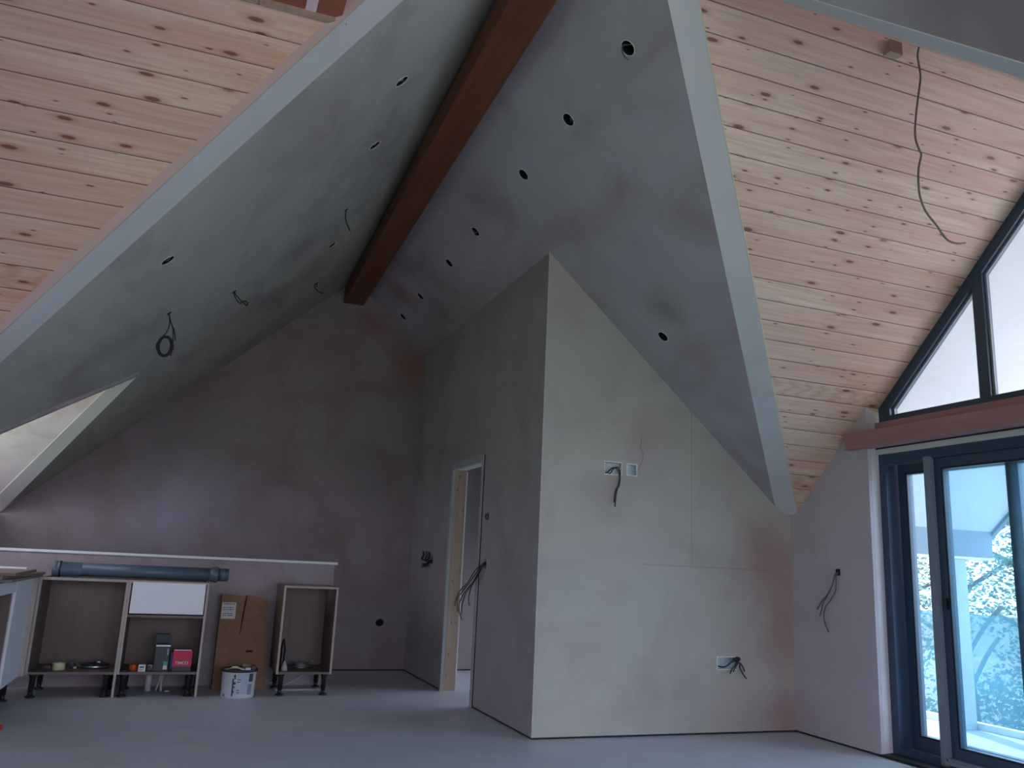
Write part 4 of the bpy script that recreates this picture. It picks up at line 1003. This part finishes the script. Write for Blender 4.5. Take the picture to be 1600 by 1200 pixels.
# white tub with rubbish in it
t = thing('plastic_tub', 'white plastic tub with dark lettering full of scraps', 'bucket', (.535, 7.42, 0))
c0 = (.535, 7.42, 0)
bm = bmesh.new(); lathe(bm, c0, [(0, .001), (.122, .001), (.128, .006), (.134, .20), (.140, .202), (.140, .208), (.131, .208), (.126, .012), (0, .012)], 48); link('tub_body', bm, M['tub'], t)
bm = bmesh.new(); lathe(bm, c0, [(.1405, .200), (.1435, .203), (.1435, .216), (.139, .219), (.136, .209)], 48); link('rim', bm, M['black'], t)
def wrap_patch(a0, a1, z0, z1, m, name, lift=.0012):
    bm = bmesh.new(); n = 8; A = []
    for i in range(n+1):
        a = a0+(a1-a0)*i/n; row = []
        for z in (z0, z1):
            rr = .128+(z-.006)*(.006/.194)+lift
            row.append(bm.verts.new((c0[0]+rr*cos(a), c0[1]+rr*sin(a), z)))
            row.append(bm.verts.new((c0[0]+(rr-.001)*cos(a), c0[1]+(rr-.001)*sin(a), z)))
        A.append(row)
    for p, q in zip(A, A[1:]):
        bm.faces.new((p[0], q[0], q[2], p[2])); bm.faces.new((p[1], p[3], q[3], q[1]))
        bm.faces.new((p[2], q[2], q[3], p[3])); bm.faces.new((p[0], p[1], q[1], q[0]))
    bm.faces.new((A[0][0], A[0][2], A[0][3], A[0][1])); bm.faces.new((A[-1][0], A[-1][1], A[-1][3], A[-1][2]))
    return link(name, bm, m, t)
D = radians
wrap_patch(D(-115), D(-110), .020, .155, M['ink'], 'label_band')
for (a, b, z0, z1) in ((-109, -104, .150, .185), (-110, -103, .110, .128), (-109, -105, .080, .098), (-110, -106, .048, .062), (-112, -106, .170, .178)):
    wrap_patch(D(a), D(b), z0, z1, M['ink'], 'label_mark')
for (a, b, z0, z1) in ((-98, -86, .144, .150), (-98, -87, .126, .132), (-98, -90, .064, .070), (-98, -88, .046, .052)):
    wrap_patch(D(a), D(b), z0, z1, M['ink'], 'label_text', .0016)
wrap_patch(D(-98), D(-62), .160, .188, M['tub_blue'], 'label_patch'); wrap_patch(D(-84), D(-62), .04, .145, M['tub_blue'], 'label_patch'); wrap_patch(D(-60), D(-42), .03, .112, M['tub_grey'], 'label_patch')
wrap_patch(D(-58), D(-40), .128, .19, M['ink'], 'label_patch'); wrap_patch(D(-154), D(-142), .012, .034, M['tub_grey'], 'warning_mark')
tag(link('tub_scraps', lathe(bmesh.new(), (.535, 7.42, .013), [(0, 0), (.118, 0), (.122, .17), (.09, .195), (.04, .19), (0, .20)], 18), M['darkcarton']), 'dark rubbish filling the white tub', 'rubbish', kind='stuff')
tag(link('cream_offcut', T([(.468, 7.37, .232), (.505, 7.365, .235), (.545, 7.36, .220), (.575, 7.355, .214)], .008, seg=6, flat=.5), M['cream']), 'cream strip sticking out of the white tub', 'offcut')
tag(link('thin_offcut', T([(.455, 7.38, .226), (.49, 7.375, .226), (.52, 7.37, .224)], .004, seg=6), M['cream']), 'thin cream sliver on the left rim of the white tub', 'offcut')
tag(link('white_offcut', B(.575, .615, 7.345, 7.36, .212, .230, .002), M['tub']), 'pale block lying on the rim of the white tub', 'offcut')
tag(link('brown_offcut', B(.555, .62, 7.42, 7.47, .225, .252, .003, Matrix.Rotation(.2, 3, 'Y')), M['cardboard']), 'brown card scrap on top of the white tub', 'offcut')
tag(link('black_offcut', B(.62, .655, 7.36, 7.42, .205, .245, .006), M['black']), 'black lump on the right rim of the white tub', 'offcut')
tag(link('red_plastic_disc', lathe(bmesh.new(), (-.950, 6.24, 0), [(0, .001), (.030, .001), (.030, .018), (.024, .026), (0, .028)], 20), M['redthing']), 'small red plastic cap on the floor at the left edge', 'cap')

# ================================================================== unseen sheets added above the ceilings to block sky leaks
UPV = Vector((0, 0, .06))
OF = .16
def skin(pts, label):
    bm = bmesh.new(); a = [Vector(p) for p in pts]
    prism(bm, a, [p+UPV for p in a]); return struct('roof', bm, M['gap'], label, 'roof')
xr0, xr1 = xridge(YB), xridge(-3.6)
skin([(xr0, YB+.3, zR(xr0)+OF), (XR+.25, YB+.3, zR(XR+.25)+OF), (XR+.25, YF+.1, zR(XR+.25)+OF), (1.6, 2.95, zR(1.6)+OF+.03), (xr0, 2.95, zR(xr0)+OF)], 'added sheet blocking sky leaks over the right slope')
skin([(xr1, -3.8, zR(xr1)+OF), (XR+.25, -3.8, zR(XR+.25)+OF), (XR+.25, mir(YF)-.1, zR(XR+.25)+OF), (1.6, 2.95, zR(1.6)+OF+.03), (xr1, 2.95, zR(xr1)+OF)], 'added sheet blocking sky leaks over the right slope behind the viewer')
skin([(xr0, YB+.3, zL(xr0, YB)+OF), (-.4, YB+.3, zL(-.4, YB)+OF), (-.4, 8.9, zL(-.4, 9)+OF), (-.4, 5.0, zL(-.4, 5)+OF), (1.0, 2.95, zL(1.0, 3)+OF), (xr0, 2.95, zL(xr0, 3)+OF)], 'added sheet blocking sky leaks over the left slope')
skin([(1.6, YR, zT(YR)+OF), (XG+.14, YR, zT(YR)+OF), (XG+.14, YF+.1, zT(YF+.1)+OF), (XR+.1, YF+.1, zT(YF+.1)+OF)], 'added sheet blocking sky leaks over the right pine boards')
skin([(1.6, YR, zT(YR)+OF), (XG+.14, YR, zT(YR)+OF), (XG+.14, mir(YF+.1), zT(YF+.1)+OF), (XR+.1, mir(YF+.1), zT(YF+.1)+OF)], 'added sheet blocking sky leaks over the near right pine boards')
skin([(-1.95, YR, zT(YR)+OF), (.82, YR, zT(YR)+OF), (-1.63, 5.40, zT(5.40)+OF), (-1.95, 5.40, zT(5.40)+OF)], 'added sheet blocking sky leaks over the left pine boards')
skin([(-1.95, YR, zT(YR)+OF), (.82, YR, zT(YR)+OF), (-1.63, mir(5.40), zT(5.40)+OF), (-1.95, mir(5.40), zT(5.40)+OF)], 'added sheet blocking sky leaks over the near left pine boards')
struct('wall_right', B(XR+.055, XR+.16, YW+.16, YF+.30, -.1, 1.66), M['fascia'], 'added block against sky leaks behind the wall by the porch', 'wall')  # unseen block added to stop sky leaking in at the corner
bm = bmesh.new(); prism(bm, [(XR+.032, YW+.14, zT(YW+.14)+.12), (XG+.15, YW+.14, zT(YW+.14)+.12), (XG+.15, YW+.14, 1.5), (XR+.032, YW+.14, 1.5)], [(XR+.032, YF+.2, zT(YF+.2)+.2), (XG+.15, YF+.2, zT(YF+.2)+.2), (XG+.15, YF+.2, 1.4), (XR+.032, YF+.2, 1.4)])
struct('wall_right', bm, M['fascia'], 'added upper block against sky leaks behind the wall by the porch', 'wall')  # unseen, added to stop sky leaks above the reveal

# ================================================================== porch and outside
XP = 6.62
struct('ceiling', sheet((0, 0, zT(0)+.0), (1, 0, 0), (0, 1, -.9306), [(XG+.125, YR), (XP, YR), (XP, 5.44), (XG+.125, 5.44)], thick=(0, .04, .04)), M['soffit'], 'white sloping porch soffit seen through the glass', 'soffit')
struct('ceiling', sheet((0, 0, zS0), (1, 0, 0), (0, 1, .9306), [(XG+.125, YR), (XP, YR), (XP, mir(5.44)), (XG+.125, mir(5.44))], thick=(0, -.04, .04)), M['soffit'], 'white sloping porch soffit on the near side', 'soffit')
tag(link('eave_beam', B(XG+.17, XP, 5.44, 5.56, 1.385, 1.625, .004), M['fascia']), 'grey boxed eave beam outside at the low edge of the porch roof', 'beam')
tag(link('eave_strip', B(XG+.17, XP, 5.425, 5.57, 1.365, 1.384, .002), M['white_rail']), 'thin white strip under the grey eave beam', 'strip')
bm = bmesh.new(); prism(bm, [(XP+.002, YR, zT(YR)-.035), (XP+.05, YR, zT(YR)-.035), (XP+.05, YR, zT(YR)+.10), (XP+.002, YR, zT(YR)+.10)], [(XP+.002, 5.6, zT(5.6)-.035), (XP+.05, 5.6, zT(5.6)-.035), (XP+.05, 5.6, zT(5.6)+.10), (XP+.002, 5.6, zT(5.6)+.10)])
tag(link('verge_board', bm, M['fascia']), 'dark sloping verge board at the outer edge of the porch roof', 'board')
tag(link('porch_post', B(6.15, 6.295, 5.44, 5.56, -.019, 1.364, .005), M['post']), 'pale post carrying the eave beam outside', 'post')
struct('floor', B(XG+.16, 6.299, -.2, 6.6, -.14, -.02), M['deck'], 'pale porch deck outside the glass doors', 'deck')
tag(link('edge_rail', B(6.30, 6.36, -.2, 6.6, -.14, .035, .004), M['white_rail']), 'bright white rail along the outer edge of the deck', 'rail')
gm = mat('outside_grass', (.16, .26, .10), .9, var=.3, scale=3)
struct('ground', B(-30, 0, -30, 45, -2.9, -2.8), gm, 'lawn on the left side of the house', 'ground')
struct('ground', B(0, 45, -30, 45, -2.9, -2.8), mat('pale_bounce_ground', (.50, .46, .44), .9, var=.2, scale=3), 'pale ground below the deck, added for bounce light', 'ground')  # ground toned pale to bounce neutral light indoors
# debris netting
def netting():
    m = bpy.data.materials.new('debris_netting'); m.use_nodes = True; nt = m.node_tree; nt.nodes.clear()
    out = nt.nodes.new('ShaderNodeOutputMaterial'); tr = nt.nodes.new('ShaderNodeBsdfTransparent'); df = nt.nodes.new('ShaderNodeBsdfDiffuse'); tl = nt.nodes.new('ShaderNodeBsdfTranslucent')
    df.inputs[0].default_value = (.04, .13, .15, 1); tl.inputs[0].default_value = (.045, .16, .18, 1)
    a = nt.nodes.new('ShaderNodeMixShader'); a.inputs[0].default_value = .5; nt.links.new(df.outputs[0], a.inputs[1]); nt.links.new(tl.outputs[0], a.inputs[2])
    b = nt.nodes.new('ShaderNodeMixShader'); b.inputs[0].default_value = .8; nt.links.new(tr.outputs[0], b.inputs[1]); nt.links.new(a.outputs[0], b.inputs[2])
    nt.links.new(b.outputs[0], out.inputs[0]); return m
bm = bmesh.new(); NX, NZ = 70, 26; g = {}
for i in range(NX):
    for k in range(NZ):
        y = 1.5+i*.14; z = -1.0+k*.075
        x = 7.15+.06*sin(z*9+1.3*sin(y*1.1))+.05*sin(y*3.1+z*2)+.10*noise.noise(Vector((y*1.3, z*2.1, 1)))
        g[i, k] = bm.verts.new((x, y, z))
for i in range(NX-1):
    for k in range(NZ-1): bm.faces.new((g[i, k], g[i+1, k], g[i+1, k+1], g[i, k+1])).smooth = True
tag(link('debris_netting', bm, netting()), 'blue green netting hanging in folds beyond the deck', 'netting')
# trees
def leafmat(name, c1, c2):
    m, nt, b = newmat(name); oi = nt.nodes.new('ShaderNodeNewGeometry')
    nt.links.new(mixc(nt, oi.outputs['Random Per Island'], c1, c2), b.inputs['Base Color']); b.inputs['Roughness'].default_value = .5
    b.inputs['Transmission Weight'].default_value = 0
    return m
L1 = leafmat('leaves_bright', (.035, .13, .04), (.22, .36, .13)); L2 = leafmat('leaves_blue', (.03, .11, .06), (.12, .25, .15))
def tree(label, x, y, h, r, seed, m, n=9000):
    random.seed(seed)
    t = thing('tree', label, 'tree', (x, y, -2.8), 'trees beyond the porch')
    bm = bmesh.new(); tube(bm, [(x, y, -2.8), (x+.1, y, -1), (x-.05, y+.1, h*.5-1), (x, y, h-2.8-.4*r)], [.16-.0045*i for i in range(25)], seg=9)
    for k in range(7):
        a = random.uniform(0, 6.28); z0 = random.uniform(-.8, h-3.6)
        tube(bm, [(x, y, z0), (x+.5*r*cos(a), y+.5*r*sin(a), z0+.6), (x+.85*r*cos(a), y+.85*r*sin(a), z0+.9)], .035, seg=6, sub=3)
    link('trunk', bm, M['bark'], t)
    bm = bmesh.new(); blobs = []
    for k in range(26):
        a = random.uniform(0, 6.28); rr = r*math.sqrt(random.random())*.85; z = random.uniform(-1.9, h-2.8)
        blobs.append((x+rr*cos(a), y+rr*sin(a), z, random.uniform(.45, .85)))
    for k in range(n):
        bx, by, bz, br = random.choice(blobs)
        d_ = Vector((random.gauss(0, 1), random.gauss(0, 1), random.gauss(0, 1))).normalized()*br*random.uniform(.6, 1)
        c = Vector((bx, by, bz))+d_
        s_ = random.uniform(.028, .055)
        u1 = Vector((random.gauss(0, 1), random.gauss(0, 1), random.gauss(0, 1))).normalized(); v1 = u1.orthogonal().normalized()
        vs = [bm.verts.new(c+u1*s_), bm.verts.new(c+v1*s_*.55), bm.verts.new(c-u1*s_), bm.verts.new(c-v1*s_*.55)]
        bm.faces.new(vs)
    link('foliage', bm, m, t)
tree('bright leafy tree seen through the left glass of the doors, left of the post', 9.3, 10.6, 5.6, 1.5, 1, L1)
tree('leafy tree seen through the doors just right of the post', 11.6, 10.2, 5.3, 1.8, 2, L2)
tree('leafy tree seen through the middle glass pane', 13.2, 9.4, 5.8, 1.9, 3, L1)
tree('leafy tree at the right edge behind the third glass pane', 14.6, 8.0, 6.2, 2.1, 4, L2)
tree('pale tree at the far right edge beyond the porch', 16.2, 6.4, 6.4, 2.2, 5, L1)
tree('distant tree filling the gap behind the two left trees', 12.6, 13.2, 5.6, 2.4, 6, L2)
